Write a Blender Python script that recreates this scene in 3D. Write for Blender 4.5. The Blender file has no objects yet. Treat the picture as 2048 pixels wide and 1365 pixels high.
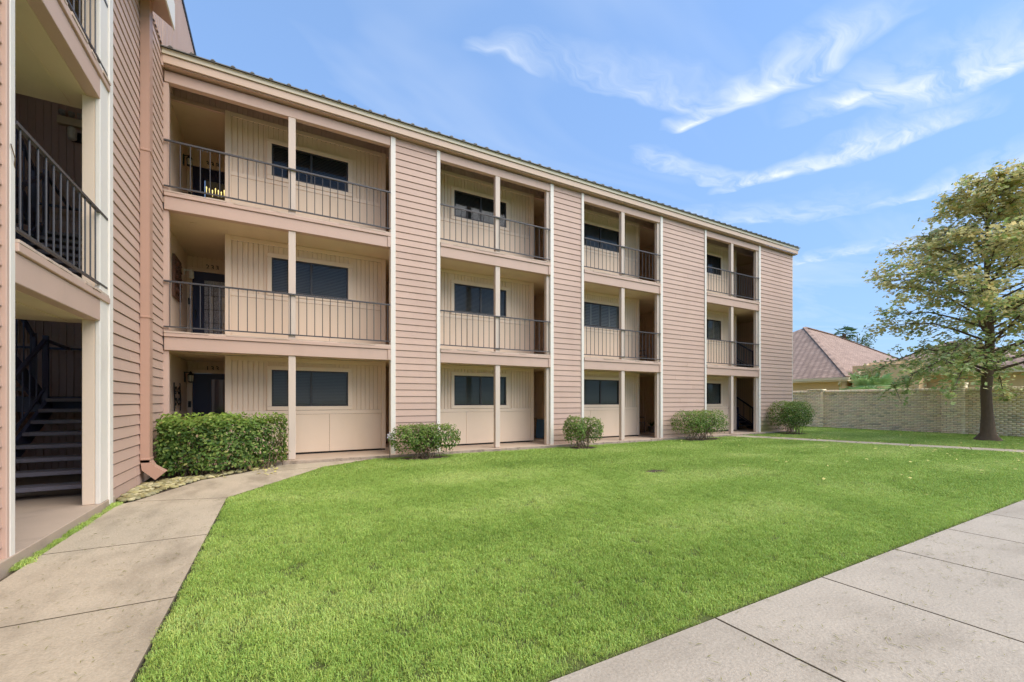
import bpy, math, random
import numpy as np
from mathutils import Vector, Matrix

random.seed(7)
rng = np.random.default_rng(7)
R = math.radians
scene = bpy.context.scene
COL = scene.collection

# ------------------------------------------------------------------ camera, sky, sun, exposure
CAM_H = 1.37
cam_d = bpy.data.cameras.new('camera')
cam = bpy.data.objects.new('camera', cam_d)
COL.objects.link(cam)
cam.location = (0, 0, CAM_H)
cam.rotation_euler = (R(90), 0, R(-28.9))
cam_d.sensor_width = 36
cam_d.lens = 850 / 2048 * 36
cam_d.shift_y = 119.5 / 2048
cam_d.clip_start = 0.05
cam_d.clip_end = 3000
scene.camera = cam

SUN_EL, SUN_AZ = 52, 147          # azimuth clockwise from +Y
sun_d = bpy.data.lights.new('sun', 'SUN')
sun = bpy.data.objects.new('sun', sun_d)
COL.objects.link(sun)
sun_dir = Vector((math.sin(R(SUN_AZ)) * math.cos(R(SUN_EL)), math.cos(R(SUN_AZ)) * math.cos(R(SUN_EL)), math.sin(R(SUN_EL))))
sun.rotation_euler = sun_dir.to_track_quat('Z', 'Y').to_euler()
sun_d.energy = 1.45
sun_d.angle = R(60)
sun_d.color = (1.0, 0.92, 0.80)

vs = scene.view_settings
vs.view_transform = 'Standard'
vs.look = 'None'
vs.exposure = 1.58
vs.gamma = 1.0
vs.use_curve_mapping = False
cy = scene.cycles
cy.max_bounces = 7
cy.diffuse_bounces = 5
cy.glossy_bounces = 3
cy.transmission_bounces = 3
cy.transparent_max_bounces = 6
cy.caustics_reflective = False
cy.caustics_refractive = False
cy.use_adaptive_sampling = True
cy.adaptive_threshold = 0.02

world = bpy.data.worlds.new('World')
scene.world = world
world.use_nodes = True
world.cycles.sampling_method = 'MANUAL'
world.cycles.sample_map_resolution = 256


class NT:
    """tiny node-tree writer"""
    def __init__(self, tree):
        self.t = tree
        tree.nodes.clear()

    def n(self, typ, ins=None, **props):
        nd = self.t.nodes.new(typ)
        for k, v in props.items():
            setattr(nd, k, v)
        for k, v in (ins or {}).items():
            s = nd.inputs[k]
            if isinstance(v, bpy.types.NodeSocket):
                self.t.links.new(v, s)
            else:
                s.default_value = v
        return nd

    def m(self, op, a, b=None, c=None, clamp=False):
        ins = {0: a}
        if b is not None: ins[1] = b
        if c is not None: ins[2] = c
        return self.n('ShaderNodeMath', ins, operation=op, use_clamp=clamp).outputs[0]

    def v(self, op, a, b=None):
        ins = {0: a}
        if b is not None: ins[1] = b
        nd = self.n('ShaderNodeVectorMath', ins, operation=op)
        return nd.outputs['Value'] if op in ('DOT_PRODUCT', 'LENGTH', 'DISTANCE') else nd.outputs[0]

    def mix(self, fac, a, b, blend='MIX'):
        nd = self.n('ShaderNodeMix', data_type='RGBA', blend_type=blend)
        for s, v in ((nd.inputs[0], fac), (nd.inputs[6], a), (nd.inputs[7], b)):
            if isinstance(v, bpy.types.NodeSocket):
                self.t.links.new(v, s)
            else:
                s.default_value = v
        return nd.outputs[2]

    def ramp(self, fac, stops):
        nd = self.n('ShaderNodeValToRGB', {0: fac})
        els = nd.color_ramp.elements
        while len(els) < len(stops): els.new(0.5)
        for e, (p, c) in zip(els, stops):
            e.position = p
            e.color = (c, c, c, 1) if isinstance(c, (int, float)) else (*c, 1)
        return nd.outputs[0]

    def noise(self, vec=None, scale=5.0, detail=3.0, rough=0.55, dist=0.0):
        ins = {'Scale': scale, 'Detail': detail, 'Roughness': rough, 'Distortion': dist}
        if vec is not None: ins['Vector'] = vec
        return self.n('ShaderNodeTexNoise', ins).outputs[0]

    def link(self, a, b):
        self.t.links.new(a, b)


w = NT(world.node_tree)
sky = w.n('ShaderNodeTexSky', sky_type='NISHITA', sun_disc=False, sun_elevation=R(SUN_EL), sun_rotation=R(SUN_AZ),
          altitude=20, air_density=1.0, dust_density=0.0, ozone_density=3.0)
direc = w.n('ShaderNodeTexCoord').outputs['Generated']
sep = w.n('ShaderNodeSeparateXYZ', {0: direc})
dz = w.m('MAXIMUM', sep.outputs[2], 0.03)
px_ = w.m('DIVIDE', sep.outputs[0], dz)
py_ = w.m('DIVIDE', sep.outputs[1], dz)
q = w.n('ShaderNodeCombineXYZ', {0: px_, 1: py_, 2: 0.0}).outputs[0]      # cirrus layer at unit height
warp = w.n('ShaderNodeTexNoise', {'Vector': q, 'Scale': 2.4, 'Detail': 3.0, 'Roughness': 0.6}).outputs['Color']
qw = w.v('ADD', q, w.v('MULTIPLY', w.v('SUBTRACT', warp, (0.5, 0.5, 0.5)), (0.34, 0.34, 0.0)))


def streak(a, b, w0, w1, amp):
    """one feathered band of cirrus between two points of the layer: crisp on its outer side, combed out towards the zenith"""
    ab = (b[0] - a[0], b[1] - a[1])
    L2 = ab[0] ** 2 + ab[1] ** 2
    nx, ny = -ab[1] / math.sqrt(L2), ab[0] / math.sqrt(L2)
    if nx * (a[0] + b[0]) + ny * (a[1] + b[1]) > 0: nx, ny = -nx, -ny          # points to the zenith
    d = w.v('SUBTRACT', qw, (a[0], a[1], 0))
    t = w.m('DIVIDE', w.v('DOT_PRODUCT', d, (ab[0], ab[1], 0)), L2, clamp=True)
    foot = w.n('ShaderNodeVectorMath', {0: (ab[0], ab[1], 0.0), 'Scale': t}, operation='SCALE').outputs[0]
    dist = w.v('LENGTH', w.v('SUBTRACT', d, foot))
    inner = w.m('MULTIPLY_ADD', w.v('DOT_PRODUCT', d, (nx, ny, 0)), 12.0, 0.5, clamp=True)
    wid = w.m('MULTIPLY', w.m('MULTIPLY_ADD', t, w1 - w0, w0), w.m('MULTIPLY_ADD', inner, 0.80, 0.32))
    f = w.m('SUBTRACT', 1.0, w.m('DIVIDE', dist, wid), clamp=True)
    return w.m('MULTIPLY', f, amp)


CIRRUS = []          # filled below with positions on the cirrus layer
_f, _hy, _yaw = 850.0, 802.0, R(28.9)


def sky_pt(u, v):
    """direction given by tangents (right, up) about the courtyard's long view, as a point of the cirrus layer"""
    c, s = math.cos(_yaw), math.sin(_yaw)
    return ((u * c + s) / v, (-u * s + c) / v)


for (u0, v0, u1, v1, wa, wb, amp) in [
    (-.08, .80, .46, .71, .06, .20, .50), (.42, .65, .72, .78, .08, .26, 1.0),
    (.78, .69, 1.20, .80, .14, .20, 1.1), (.88, .70, 1.05, .745, .30, .34, .8),
    (.30, .56, .50, .51, .12, .09, .7), (.54, .50, .90, .60, .12, .28, 1.05),
    (.90, .46, 1.26, .57, .14, .36, .75), (.66, .32, 1.0, .38, .22, .5, .6), (.40, .43, .70, .43, .16, .32, .45)]:
    CIRRUS.append(streak(sky_pt(u0, v0), sky_pt(u1, v1), wa, wb, amp))
body = CIRRUS[0]
for c_ in CIRRUS[1:]:
    body = w.m('MAXIMUM', body, c_)
fib = w.n('ShaderNodeMapping', {'Vector': qw, 'Rotation': (0, 0, R(35)), 'Scale': (1.0, 3.4, 1.0)}).outputs[0]
fibre = w.noise(fib, 3.2, 5.0, 0.62, 0.5)
veil = w.noise(w.n('ShaderNodeMapping', {'Vector': q, 'Rotation': (0, 0, R(20)), 'Scale': (0.7, 1.6, 1.0)}).outputs[0], 0.9, 4.0, 0.6, 0.8)
veil = w.ramp(veil, [(0.50, 0.0), (0.80, 0.30)])
feather = w.m('MULTIPLY', body, w.ramp(fibre, [(0.34, 0.12), (0.66, 1.1)]), clamp=True)
cloud = w.m('MAXIMUM', w.m('MULTIPLY', feather, 0.92), veil)
up = w.ramp(sep.outputs[2], [(0.0, 0.0), (0.12, 1.0)])
cloud = w.m('MULTIPLY', cloud, up, clamp=True)
tint = w.mix(1.0, sky.outputs[0], (0.84, 0.92, 1.04, 1), 'MULTIPLY')
low = w.ramp(sep.outputs[2], [(0.02, 0.86), (0.60, 0.55)])        # thin haze evens the colour out towards the horizon
tint = w.mix(low, tint, (0.76, 1.22, 1.94, 1))
skycol = w.mix(cloud, tint, (2.55, 2.75, 2.95, 1))
bg = w.n('ShaderNodeBackground', {0: skycol, 1: 0.128})
w.n('ShaderNodeOutputWorld', {0: bg.outputs[0]})


# ------------------------------------------------------------------ materials
def lin(r, g, b):
    f = lambda c: (c / 255 / 12.92) if c / 255 <= 0.04045 else ((c / 255 + 0.055) / 1.055) ** 2.4
    return (f(r), f(g), f(b))


def mat(name, col, rough=0.7, var=0.10, vscale=3.0, grain=0.0, gscale=60.0, gstretch=(1, 1, 1), bump=0.0, per_obj=0.0,
        metallic=0.0, spec=0.5, stain=None, attr=None, translucent=0.0, algae=None):
    m = bpy.data.materials.new(name)
    m.use_nodes = True
    t = NT(m.node_tree)
    pos = t.n('ShaderNodeNewGeometry').outputs['Position']
    if attr:
        base = t.n('ShaderNodeAttribute', attribute_name=attr).outputs['Color']
    else:
        base = t.n('ShaderNodeRGB').outputs[0]
        base.default_value = (*col, 1)
    k = t.m('MULTIPLY_ADD', t.noise(pos, vscale, 4.0, 0.6), 2 * var, 1 - var)
    if grain:
        mp = t.n('ShaderNodeMapping', {'Vector': pos, 'Scale': gstretch}).outputs[0]
        g = t.noise(mp, gscale, 3.0, 0.6)
        k = t.m('MULTIPLY', k, t.m('MULTIPLY_ADD', g, 2 * grain, 1 - grain))
    if per_obj:
        rnd = t.n('ShaderNodeObjectInfo').outputs['Random']
        k = t.m('MULTIPLY', k, t.m('MULTIPLY_ADD', rnd, 2 * per_obj, 1 - per_obj))
    kc = t.n('ShaderNodeCombineXYZ', {0: k, 1: k, 2: k}).outputs[0]
    c = t.mix(1.0, base, kc, 'MULTIPLY')
    if stain:
        scol, sscale, lo, hi, amt, sst = stain
        mp = t.n('ShaderNodeMapping', {'Vector': pos, 'Scale': sst}).outputs[0]
        f = t.m('MULTIPLY', t.ramp(t.noise(mp, sscale, 6.0, 0.62), [(lo, 0.0), (hi, 1.0)]), amt)
        c = t.mix(f, c, (*scol, 1))
    if algae:       # green growth low on one damp corner
        ax, ar, az = algae
        sp_ = t.n('ShaderNodeSeparateXYZ', {0: pos})
        nx_ = t.m('DIVIDE', t.m('ABSOLUTE', t.m('SUBTRACT', sp_.outputs[0], ax)), ar)
        rr_ = t.m('ADD', nx_, t.m('DIVIDE', sp_.outputs[2], az))
        f = t.m('MULTIPLY', t.ramp(t.m('ADD', rr_, t.m('MULTIPLY_ADD', t.noise(pos, 4.0, 5.0, 0.65), 1.2, -0.6)), [(0.45, 1.0), (1.0, 0.0)]), 0.8)
        c = t.mix(f, c, (*lin(134, 128, 62), 1))
    b = t.n('ShaderNodeBsdfPrincipled', {'Base Color': c, 'Roughness': rough, 'Metallic': metallic, 'Specular IOR Level': spec})
    if bump:
        mp = t.n('ShaderNodeMapping', {'Vector': pos, 'Scale': gstretch}).outputs[0]
        bn = t.n('ShaderNodeBump', {'Height': t.noise(mp, gscale, 4.0, 0.6), 'Strength': bump, 'Distance': 0.01})
        t.link(bn.outputs[0], b.inputs['Normal'])
    sh = b.outputs[0]
    if translucent:
        tr = t.n('ShaderNodeBsdfTranslucent', {'Color': c})
        mx = t.n('ShaderNodeMixShader', {0: translucent})
        t.link(sh, mx.inputs[1]); t.link(tr.outputs[0], mx.inputs[2])
        sh = mx.outputs[0]
    t.n('ShaderNodeOutputMaterial', {0: sh})
    return m


GRY = (0.4, 0.4, 0.36)
M = dict(
    siding=mat('siding_paint', lin(202, 170, 151), 0.62, 0.05, 1.3, 0.05, 30, (1, 1, 8), 0.15, per_obj=0.05,
               stain=(lin(180, 146, 128), 0.9, 0.50, 0.78, 0.45, (1, 1, .35)), algae=(18.1, 1.1, 0.9)),
    band=mat('fascia_paint', lin(204, 172, 153), 0.6, 0.06, 1.5, 0.05, 40, (1, 1, 6), 0.15, stain=(lin(178, 150, 130), 1.6, 0.55, 0.8, 0.4, (1, 1, .3))),
    trim=mat('white_trim_paint', lin(236, 226, 212), 0.55, 0.04, 2, 0.03, 60, (1, 1, .2), 0.08, per_obj=0.02, stain=(lin(196, 180, 160), 2.5, 0.62, 0.85, 0.5, (1, 1, .3))),
    post=mat('post_paint', lin(214, 194, 176), 0.6, 0.05, 2, 0.04, 50, (3, 3, .3), 0.12, stain=(lin(170, 150, 138), 3, 0.62, 0.85, 0.5, (1, 1, .4))),
    cream=mat('cream_panel_paint', lin(230, 206, 180), 0.65, 0.05, 1.0, 0.05, 45, (6, 6, .35), 0.16, stain=(lin(214, 188, 156), 1.3, 0.5, 0.8, 0.4, (1, 1, .25))),
    cream_trim=mat('cream_trim_paint', lin(232, 209, 184), 0.6, 0.04, 1.5, 0.03, 40, (1, 1, 1), 0.06, per_obj=0.015),
    brown=mat('brown_wall_paint', lin(200, 170, 158), 0.65, 0.07, 1.2, 0.07, 45, (6, 6, .3), 0.15),
    ceiling=mat('ceiling_paint', lin(220, 200, 166), 0.7, 0.05, 1.0, 0.02, 40, (1, 1, 1), 0.05, stain=(lin(170, 148, 116), 1.1, 0.5, 0.8, 0.35, (1, 1, 1))),
    deck=mat('deck_topping', lin(206, 182, 162), 0.85, 0.10, 4, 0.08, 60, (1, 1, 1), 0.3, stain=(lin(150, 128, 110), 5, 0.5, 0.75, 0.6, (1, 1, 1))),
    slab=mat('painted_slab', lin(184, 162, 140), 0.8, 0.10, 2, 0.06, 70, (1, 1, 1), 0.2, stain=(lin(140, 122, 108), 2.2, 0.5, 0.78, 0.6, (1, 1, 1))),
    concrete=mat('concrete', lin(187, 171, 146), 0.9, 0.15, 2.2, 0.34, 55, (1, 1, 1), 0.6, per_obj=0.04,
                 stain=(lin(128, 114, 94), 1.3, 0.46, 0.72, 0.75, (1.5, .6, 1))),
    concrete2=mat('broom_finished_concrete', lin(178, 166, 148), 0.9, 0.14, 2.2, 0.34, 55, (1, 1, 1), 0.6, per_obj=0.04,
                  stain=(lin(128, 116, 100), 1.0, 0.50, 0.76, 0.6, (.7, 1.4, 1))),
    joint=mat('joint_soil', lin(92, 82, 64), 0.95, 0.3, 14),
    kerb=mat('rough_slab_edge', lin(178, 158, 138), 0.95, 0.18, 9, 0.2, 40, (1, 1, 1), 0.6, stain=(lin(96, 84, 66), 6, 0.5, 0.7, 0.7, (1, 1, 1))),
    bar=mat('railing_metal', lin(72, 68, 68), 0.45, 0.10, 8, 0.1, 60, (1, 1, 1), 0.1, spec=0.5),
    stairmetal=mat('stair_metal', lin(74, 74, 96), 0.5, 0.15, 5, 0.2, 40, (1, 1, 1), 0.1),
    tread=mat('stair_tread', lin(120, 114, 122), 0.8, 0.2, 6, 0.2, 60, (1, 1, 1), 0.3, stain=(lin(150, 140, 130), 9, 0.56, 0.72, 0.5, (1, 1, 1))),
    bronze=mat('window_frame_metal', lin(52, 48, 46), 0.45, 0.08, 5),
    blind=mat('blind_slat', lin(116, 115, 112), 0.6, 0.10, 1.5),
    blind2=mat('blind_slat_dark', lin(84, 84, 84), 0.6, 0.10, 1.5),
    blind3=mat('blind_slat_greenish', lin(100, 106, 100), 0.6, 0.10, 1.5),
    shutter=mat('shutter_slat', lin(150, 146, 138), 0.6, 0.05, 3),
    dark=mat('dark_room', lin(38, 36, 36), 0.9, 0.1, 2),
    navy=mat('navy_door_paint', lin(40, 42, 74), 0.4, 0.06, 4, 0.05, 50, (5, 5, .4), 0.05),
    black=mat('black_iron', lin(30, 28, 28), 0.5, 0.2, 10),
    roof=mat('metal_roof', lin(104, 100, 92), 0.5, 0.08, 2, metallic=0.4),
    fascia=mat('eave_fascia_paint', lin(214, 184, 160), 0.55, 0.05, 1.5, 0.04, 40, (1, 1, 6), 0.08),
    drip=mat('eave_drip_metal', lin(212, 198, 172), 0.5, 0.05, 1.5),
    spout=mat('downspout_paint', lin(190, 150, 128), 0.5, 0.05, 1.2, 0.03, 40, (1, 1, .2), 0.03),
    soil=mat('mulch_soil', lin(74, 60, 44), 0.95, 0.35, 9, 0.3, 60, (1, 1, 1), 0.8),
    ground=mat('ground_turf', lin(96, 118, 52), 0.95, 0.25, 0.8, 0.3, 20, (1, 1, 1), 0.5),
    thatch=mat('lawn_thatch', lin(84, 92, 42), 0.95, 0.25, 6, 0.3, 70, (1, 1, 1), 0.6),
    stone=mat('river_stone', None, 0.85, 0.15, 7, 0.1, 40, (1, 1, 1), 0.2, attr='col'),
    mortar=mat('mortar', lin(190, 168, 138), 0.95, 0.15, 6, 0.1, 60, (1, 1, 1), 0.3, stain=(lin(70, 62, 52), 1.2, 0.5, 0.7, 0.7, (1, 1, 2))),
    brick=mat('painted_brick', None, 0.9, 0.10, 3, 0.10, 50, (1, 1, 1), 0.3, attr='col', stain=(lin(132, 116, 94), 0.8, 0.60, 0.82, 0.4, (1, .7, 2.4))),
    bark=mat('tree_bark', lin(104, 84, 66), 0.95, 0.25, 5, 0.35, 26, (1, 1, .22), 1.0),
    twig=mat('shrub_stem', lin(120, 100, 78), 0.9, 0.2, 12, 0.2, 60),
    leaf=mat('leaf', None, 0.5, 0.14, 1.2, attr='col', translucent=0.48, spec=0.35),
    palm=mat('palm_leaf', None, 0.5, 0.14, 1.5, attr='col', translucent=0.2, spec=0.4),
    house=mat('peach_render', lin(226, 190, 142), 0.8, 0.05, 0.8, 0.03, 40, (1, 1, 1), 0.1),
    house_trim=mat('peach_trim', lin(232, 208, 168), 0.6, 0.04, 1.2),
    white=mat('white_plastic', lin(232, 230, 222), 0.4, 0.03, 4),
    red=mat('red_enamel', lin(186, 42, 40), 0.4, 0.05, 6),
    blue=mat('blue_plastic_sheet', lin(96, 140, 178), 0.5, 0.08, 3),
    kraft=mat('tan_board', lin(186, 160, 132), 0.8, 0.08, 3),
    wood=mat('carved_wood', lin(98, 66, 48), 0.6, 0.25, 9, 0.2, 40, (1, 1, 1), 0.3),
    silver=mat('silvered_metal', lin(190, 190, 186), 0.35, 0.1, 8, metallic=0.7),
    lampglass=mat('frosted_lamp_glass', lin(226, 222, 206), 0.25, 0.05, 8),
    clay=mat('clay_pot', lin(150, 96, 72), 0.8, 0.12, 6),
    terracotta=mat('grey_planter', lin(90, 88, 86), 0.7, 0.12, 6),
    slat=mat('bench_slat', lin(120, 110, 104), 0.6, 0.15, 6),
    cable=mat('grey_cable', lin(150, 138, 122), 0.6, 0.1, 8),
    hose=mat('garden_hose', lin(70, 96, 80), 0.5, 0.1, 8),
    petal=mat('pale_flower_petal', lin(214, 206, 214), 0.5, 0.08, 10),
    cut=mat('dry_clipping', lin(132, 128, 66), 0.9, 0.35, 12),
    fallen=mat('fallen_leaf', lin(206, 196, 112), 0.8, 0.25, 10),
)


def glass_mat(name, tint, clear, rough):
    """tinted pane: part of the light goes through to what stands behind, part is mirrored"""
    m = bpy.data.materials.new(name)
    m.use_nodes = True
    t = NT(m.node_tree)
    tr = t.n('ShaderNodeBsdfTransparent', {0: (*tint, 1)})
    gl = t.n('ShaderNodeBsdfGlossy', {'Color': (0.9, 0.92, 0.95, 1), 'Roughness': rough})
    fr = t.n('ShaderNodeFresnel', {'IOR': 1.5}).outputs[0]
    mx = t.n('ShaderNodeMixShader', {0: t.m('MULTIPLY', fr, clear)})
    t.link(tr.outputs[0], mx.inputs[1]); t.link(gl.outputs[0], mx.inputs[2])
    t.n('ShaderNodeOutputMaterial', {0: mx.outputs[0]})
    return m


M['glass'] = glass_mat('screened_window_glass', (0.82, 0.82, 0.80), 0.55, 0.05)
M['doorglass'] = glass_mat('door_glass', (0.5, 0.53, 0.56), 1.6, 0.02)


def obscure_glass():
    m = bpy.data.materials.new('obscured_leaded_glass')
    m.use_nodes = True
    t = NT(m.node_tree)
    pos = t.n('ShaderNodeNewGeometry').outputs['Position']
    n = t.noise(pos, 90, 3, 0.7)
    c = t.mix(t.ramp(n, [(0.40, 0.0), (0.62, 1.0)]), (0.16, 0.17, 0.20, 1), (0.80, 0.84, 0.90, 1))
    b = t.n('ShaderNodeBsdfPrincipled', {'Base Color': c, 'Roughness': 0.18})
    t.n('ShaderNodeOutputMaterial', {0: b.outputs[0]})
    return m


M['obscure'] = obscure_glass()


def glow_mat():
    m = bpy.data.materials.new('lit_chandelier')
    m.use_nodes = True
    t = NT(m.node_tree)
    e = t.n('ShaderNodeEmission', {0: (1.0, 0.72, 0.25, 1), 1: 1.2})
    t.n('ShaderNodeOutputMaterial', {0: e.outputs[0]})
    return m


M['glow'] = glow_mat()


def shingle_mat():
    m = bpy.data.materials.new('roof_shingles')
    m.use_nodes = True
    t = NT(m.node_tree)
    pos = t.n('ShaderNodeNewGeometry').outputs['Position']
    sp = t.n('ShaderNodeSeparateXYZ', {0: pos})
    row = t.m('MULTIPLY', sp.outputs[2], 10.0)
    along = t.m('ADD', sp.outputs[0], sp.outputs[1])
    uv = t.n('ShaderNodeCombineXYZ', {0: along, 1: row, 2: 0.0}).outputs[0]
    br = t.n('ShaderNodeTexBrick', {'Vector': uv, 'Color1': (*lin(184, 154, 134), 1), 'Color2': (*lin(160, 132, 114), 1), 'Mortar': (*lin(124, 102, 88), 1),
                                    'Scale': 1.0, 'Mortar Size': 0.04, 'Brick Width': 0.35, 'Row Height': 1.0, 'Bias': 0.0})
    k = t.m('MULTIPLY_ADD', t.noise(pos, 1.1, 5), 0.5, 0.75)
    c = t.mix(1.0, br.outputs[0], t.n('ShaderNodeCombineXYZ', {0: k, 1: k, 2: k}).outputs[0], 'MULTIPLY')
    b = t.n('ShaderNodeBsdfPrincipled', {'Base Color': c, 'Roughness': 0.9})
    t.n('ShaderNodeOutputMaterial', {0: b.outputs[0]})
    return m


M['shingle'] = shingle_mat()


def grass_mat():
    m = bpy.data.materials.new('grass_blade')
    m.use_nodes = True
    t = NT(m.node_tree)
    pos = t.n('ShaderNodeNewGeometry').outputs['Position']
    big = t.noise(pos, 0.45, 4, 0.55, 0.6)
    mid = t.noise(pos, 3.0, 4, 0.6)
    fine = t.noise(pos, 26.0, 2, 0.6)
    sp = t.n('ShaderNodeSeparateXYZ', {0: pos})
    # mower passes run along the wing
    bend = t.m('MULTIPLY_ADD', t.noise(pos, 0.22, 2), 2.2, sp.outputs[1])
    mow = t.m('SINE', t.m('MULTIPLY', bend, 2 * math.pi / 1.9))
    f = t.m('ADD', t.m('MULTIPLY_ADD', big, 0.75, -0.12), t.m('MULTIPLY', mid, 0.40))
    f = t.m('ADD', f, t.m('MULTIPLY', mow, 0.06))
    c = t.ramp(f, [(0.22, (0.280, 0.445, 0.090)), (0.46, (0.400, 0.575, 0.145)), (0.72, (0.570, 0.700, 0.260))])
    at = t.n('ShaderNodeAttribute', attribute_name='col').outputs['Color']
    c = t.mix(1.0, c, at, 'MULTIPLY')
    dry = t.ramp(t.noise(pos, 9.0, 3, 0.7), [(0.62, 0.0), (0.78, 0.55)])
    c = t.mix(dry, c, (0.52, 0.47, 0.19, 1))
    b = t.n('ShaderNodeBsdfPrincipled', {'Base Color': c, 'Roughness': 0.55, 'Specular IOR Level': 0.3})
    tr = t.n('ShaderNodeBsdfTranslucent', {'Color': c})
    mx = t.n('ShaderNodeMixShader', {0: 0.3})
    t.link(b.outputs[0], mx.inputs[1]); t.link(tr.outputs[0], mx.inputs[2])
    t.n('ShaderNodeOutputMaterial', {0: mx.outputs[0]})
    return m


M['grass'] = grass_mat()

# ------------------------------------------------------------------ object helpers
WORLD_AT = {}


def at(o):
    return WORLD_AT.get(o.name, Vector((0, 0, 0))) if o else Vector((0, 0, 0))


def place(o, world_loc, parent=None):
    COL.objects.link(o)
    wl = Vector(world_loc)
    WORLD_AT[o.name] = wl
    if parent:
        o.parent = parent
        o.location = wl - at(parent)
    else:
        o.location = wl
    return o


def tag(o, label, cat, group=None):
    o['label'] = label
    o['category'] = cat
    if group: o['group'] = group
    return o


def thing(name, loc, label, cat, group=None):
    return tag(place(bpy.data.objects.new(name, None), loc), label, cat, group)


class MB:
    """collects faces in world coordinates, then links them as one mesh object"""
    def __init__(self):
        self.v, self.f = [], []

    def add(self, vs, fs):
        b = len(self.v)
        self.v += [tuple(x) for x in vs]
        self.f += [tuple(b + i for i in f) for f in fs]
        return self

    def box(self, x0, x1, y0, y1, z0, z1):
        vs = [(x, y, z) for z in (z0, z1) for y in (y0, y1) for x in (x0, x1)]
        return self.add(vs, [(0, 2, 3, 1), (4, 5, 7, 6), (0, 1, 5, 4), (2, 6, 7, 3), (0, 4, 6, 2), (1, 3, 7, 5)])

    def prism(self, poly, z0, z1):
        """vertical prism over a counter-clockwise outline"""
        n = len(poly)
        vs = [(x, y, z0) for x, y in poly] + [(x, y, z1) for x, y in poly]
        fs = [tuple(range(n - 1, -1, -1)), tuple(range(n, 2 * n))]
        fs += [(i, (i + 1) % n, n + (i + 1) % n, n + i) for i in range(n)]
        return self.add(vs, fs)

    def tube(self, pts, r, n=6, r1=None, cap=True):
        pts = [Vector(p) for p in pts]
        k = len(pts)
        rs = [r + ((r1 if r1 is not None else r) - r) * i / max(1, k - 1) for i in range(k)]
        b = len(self.v)
        ref = Vector((0.13, 0.31, 0.94))
        for i, p in enumerate(pts):
            d = (pts[min(i + 1, k - 1)] - pts[max(i - 1, 0)]).normalized()
            a = d.cross(ref)
            if a.length < 1e-3: a = d.cross(Vector((1, 0, 0)))
            a.normalize()
            c = d.cross(a)
            for j in range(n):
                t = 2 * math.pi * j / n
                self.v.append(tuple(p + a * (rs[i] * math.cos(t)) + c * (rs[i] * math.sin(t))))
        for i in range(k - 1):
            for j in range(n):
                self.f.append((b + i * n + j, b + i * n + (j + 1) % n, b + (i + 1) * n + (j + 1) % n, b + (i + 1) * n + j))
        if cap:
            self.f.append(tuple(b + j for j in range(n - 1, -1, -1)))
            self.f.append(tuple(b + (k - 1) * n + j for j in range(n)))
        return self

    def bar(self, a, b, wx, wz):
        """square bar between two points, wx wide sideways, wz high"""
        a, b = Vector(a), Vector(b)
        d = (b - a).normalized()
        side = d.cross(Vector((0, 0, 1)))
        if side.length < 1e-3: side = Vector((1, 0, 0))
        side.normalize()
        upv = side.cross(d)
        vs = [p + side * sx * wx / 2 + upv * sz * wz / 2 for p in (a, b) for sz in (-1, 1) for sx in (-1, 1)]
        return self.add(vs, [(0, 2, 3, 1), (4, 5, 7, 6), (0, 1, 5, 4), (2, 6, 7, 3), (0, 4, 6, 2), (1, 3, 7, 5)])

    def lathe(self, c, prof, n=14):
        b = len(self.v)
        for r_, z in prof:
            for j in range(n):
                t = 2 * math.pi * j / n
                self.v.append((c[0] + r_ * math.cos(t), c[1] + r_ * math.sin(t), c[2] + z))
        for i in range(len(prof) - 1):
            for j in range(n):
                self.f.append((b + i * n + j, b + i * n + (j + 1) % n, b + (i + 1) * n + (j + 1) % n, b + (i + 1) * n + j))
        self.f.append(tuple(b + j for j in range(n - 1, -1, -1)))
        self.f.append(tuple(b + (len(prof) - 1) * n + j for j in range(n)))
        return self

    def build(self, name, m, parent=None, smooth=False, fix=False):
        v = np.array(self.v, float)
        base = Vector(((v[:, 0].min() + v[:, 0].max()) / 2, (v[:, 1].min() + v[:, 1].max()) / 2, v[:, 2].min()))
        me = bpy.data.meshes.new(name)
        me.from_pydata((v - np.array(base)).tolist(), [], self.f)
        if smooth: me.polygons.foreach_set('use_smooth', [True] * len(me.polygons))
        me.materials.append(m)
        if fix:
            import bmesh
            bm = bmesh.new(); bm.from_mesh(me)
            bmesh.ops.recalc_face_normals(bm, faces=bm.faces)
            bm.to_mesh(me); bm.free()
        me.update()
        return place(bpy.data.objects.new(name, me), base, parent)


_cache = {}


def box(name, x0, x1, y0, y1, z0, z1, m, parent=None):
    """a board: shares its mesh with every other board of the same size and material"""
    dims = (round(x1 - x0, 4), round(y1 - y0, 4), round(z1 - z0, 4))
    key = ('box', dims, m.name)
    if key not in _cache:
        a, b, c = dims
        bev = min(0.006, 0.2 * min(dims))
        me = bpy.data.meshes.new(name)
        vs, fs = [], []
        rings = [(-bev, 0.0), (0.0, bev), (0.0, c - bev), (-bev, c)]
        for ins, z in rings:
            hx, hy = a / 2 + ins, b / 2 + ins
            # chamfered rectangle
            e = bev
            vs += [(-hx + e, -hy, z), (hx - e, -hy, z), (hx, -hy + e, z), (hx, hy - e, z), (hx - e, hy, z), (-hx + e, hy, z), (-hx, hy - e, z), (-hx, -hy + e, z)]
        for i in range(3):
            for j in range(8):
                fs.append((i * 8 + j, i * 8 + (j + 1) % 8, i * 8 + 8 + (j + 1) % 8, i * 8 + 8 + j))
        fs += [tuple(range(7, -1, -1)), tuple(range(24, 32))]
        me.from_pydata(vs, [], fs)
        me.materials.append(m)
        me.update()
        _cache[key] = me
    return place(bpy.data.objects.new(name, _cache[key]), ((x0 + x1) / 2, (y0 + y1) / 2, z0), parent)


def structure(o):
    o['kind'] = 'structure'
    return o


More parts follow.
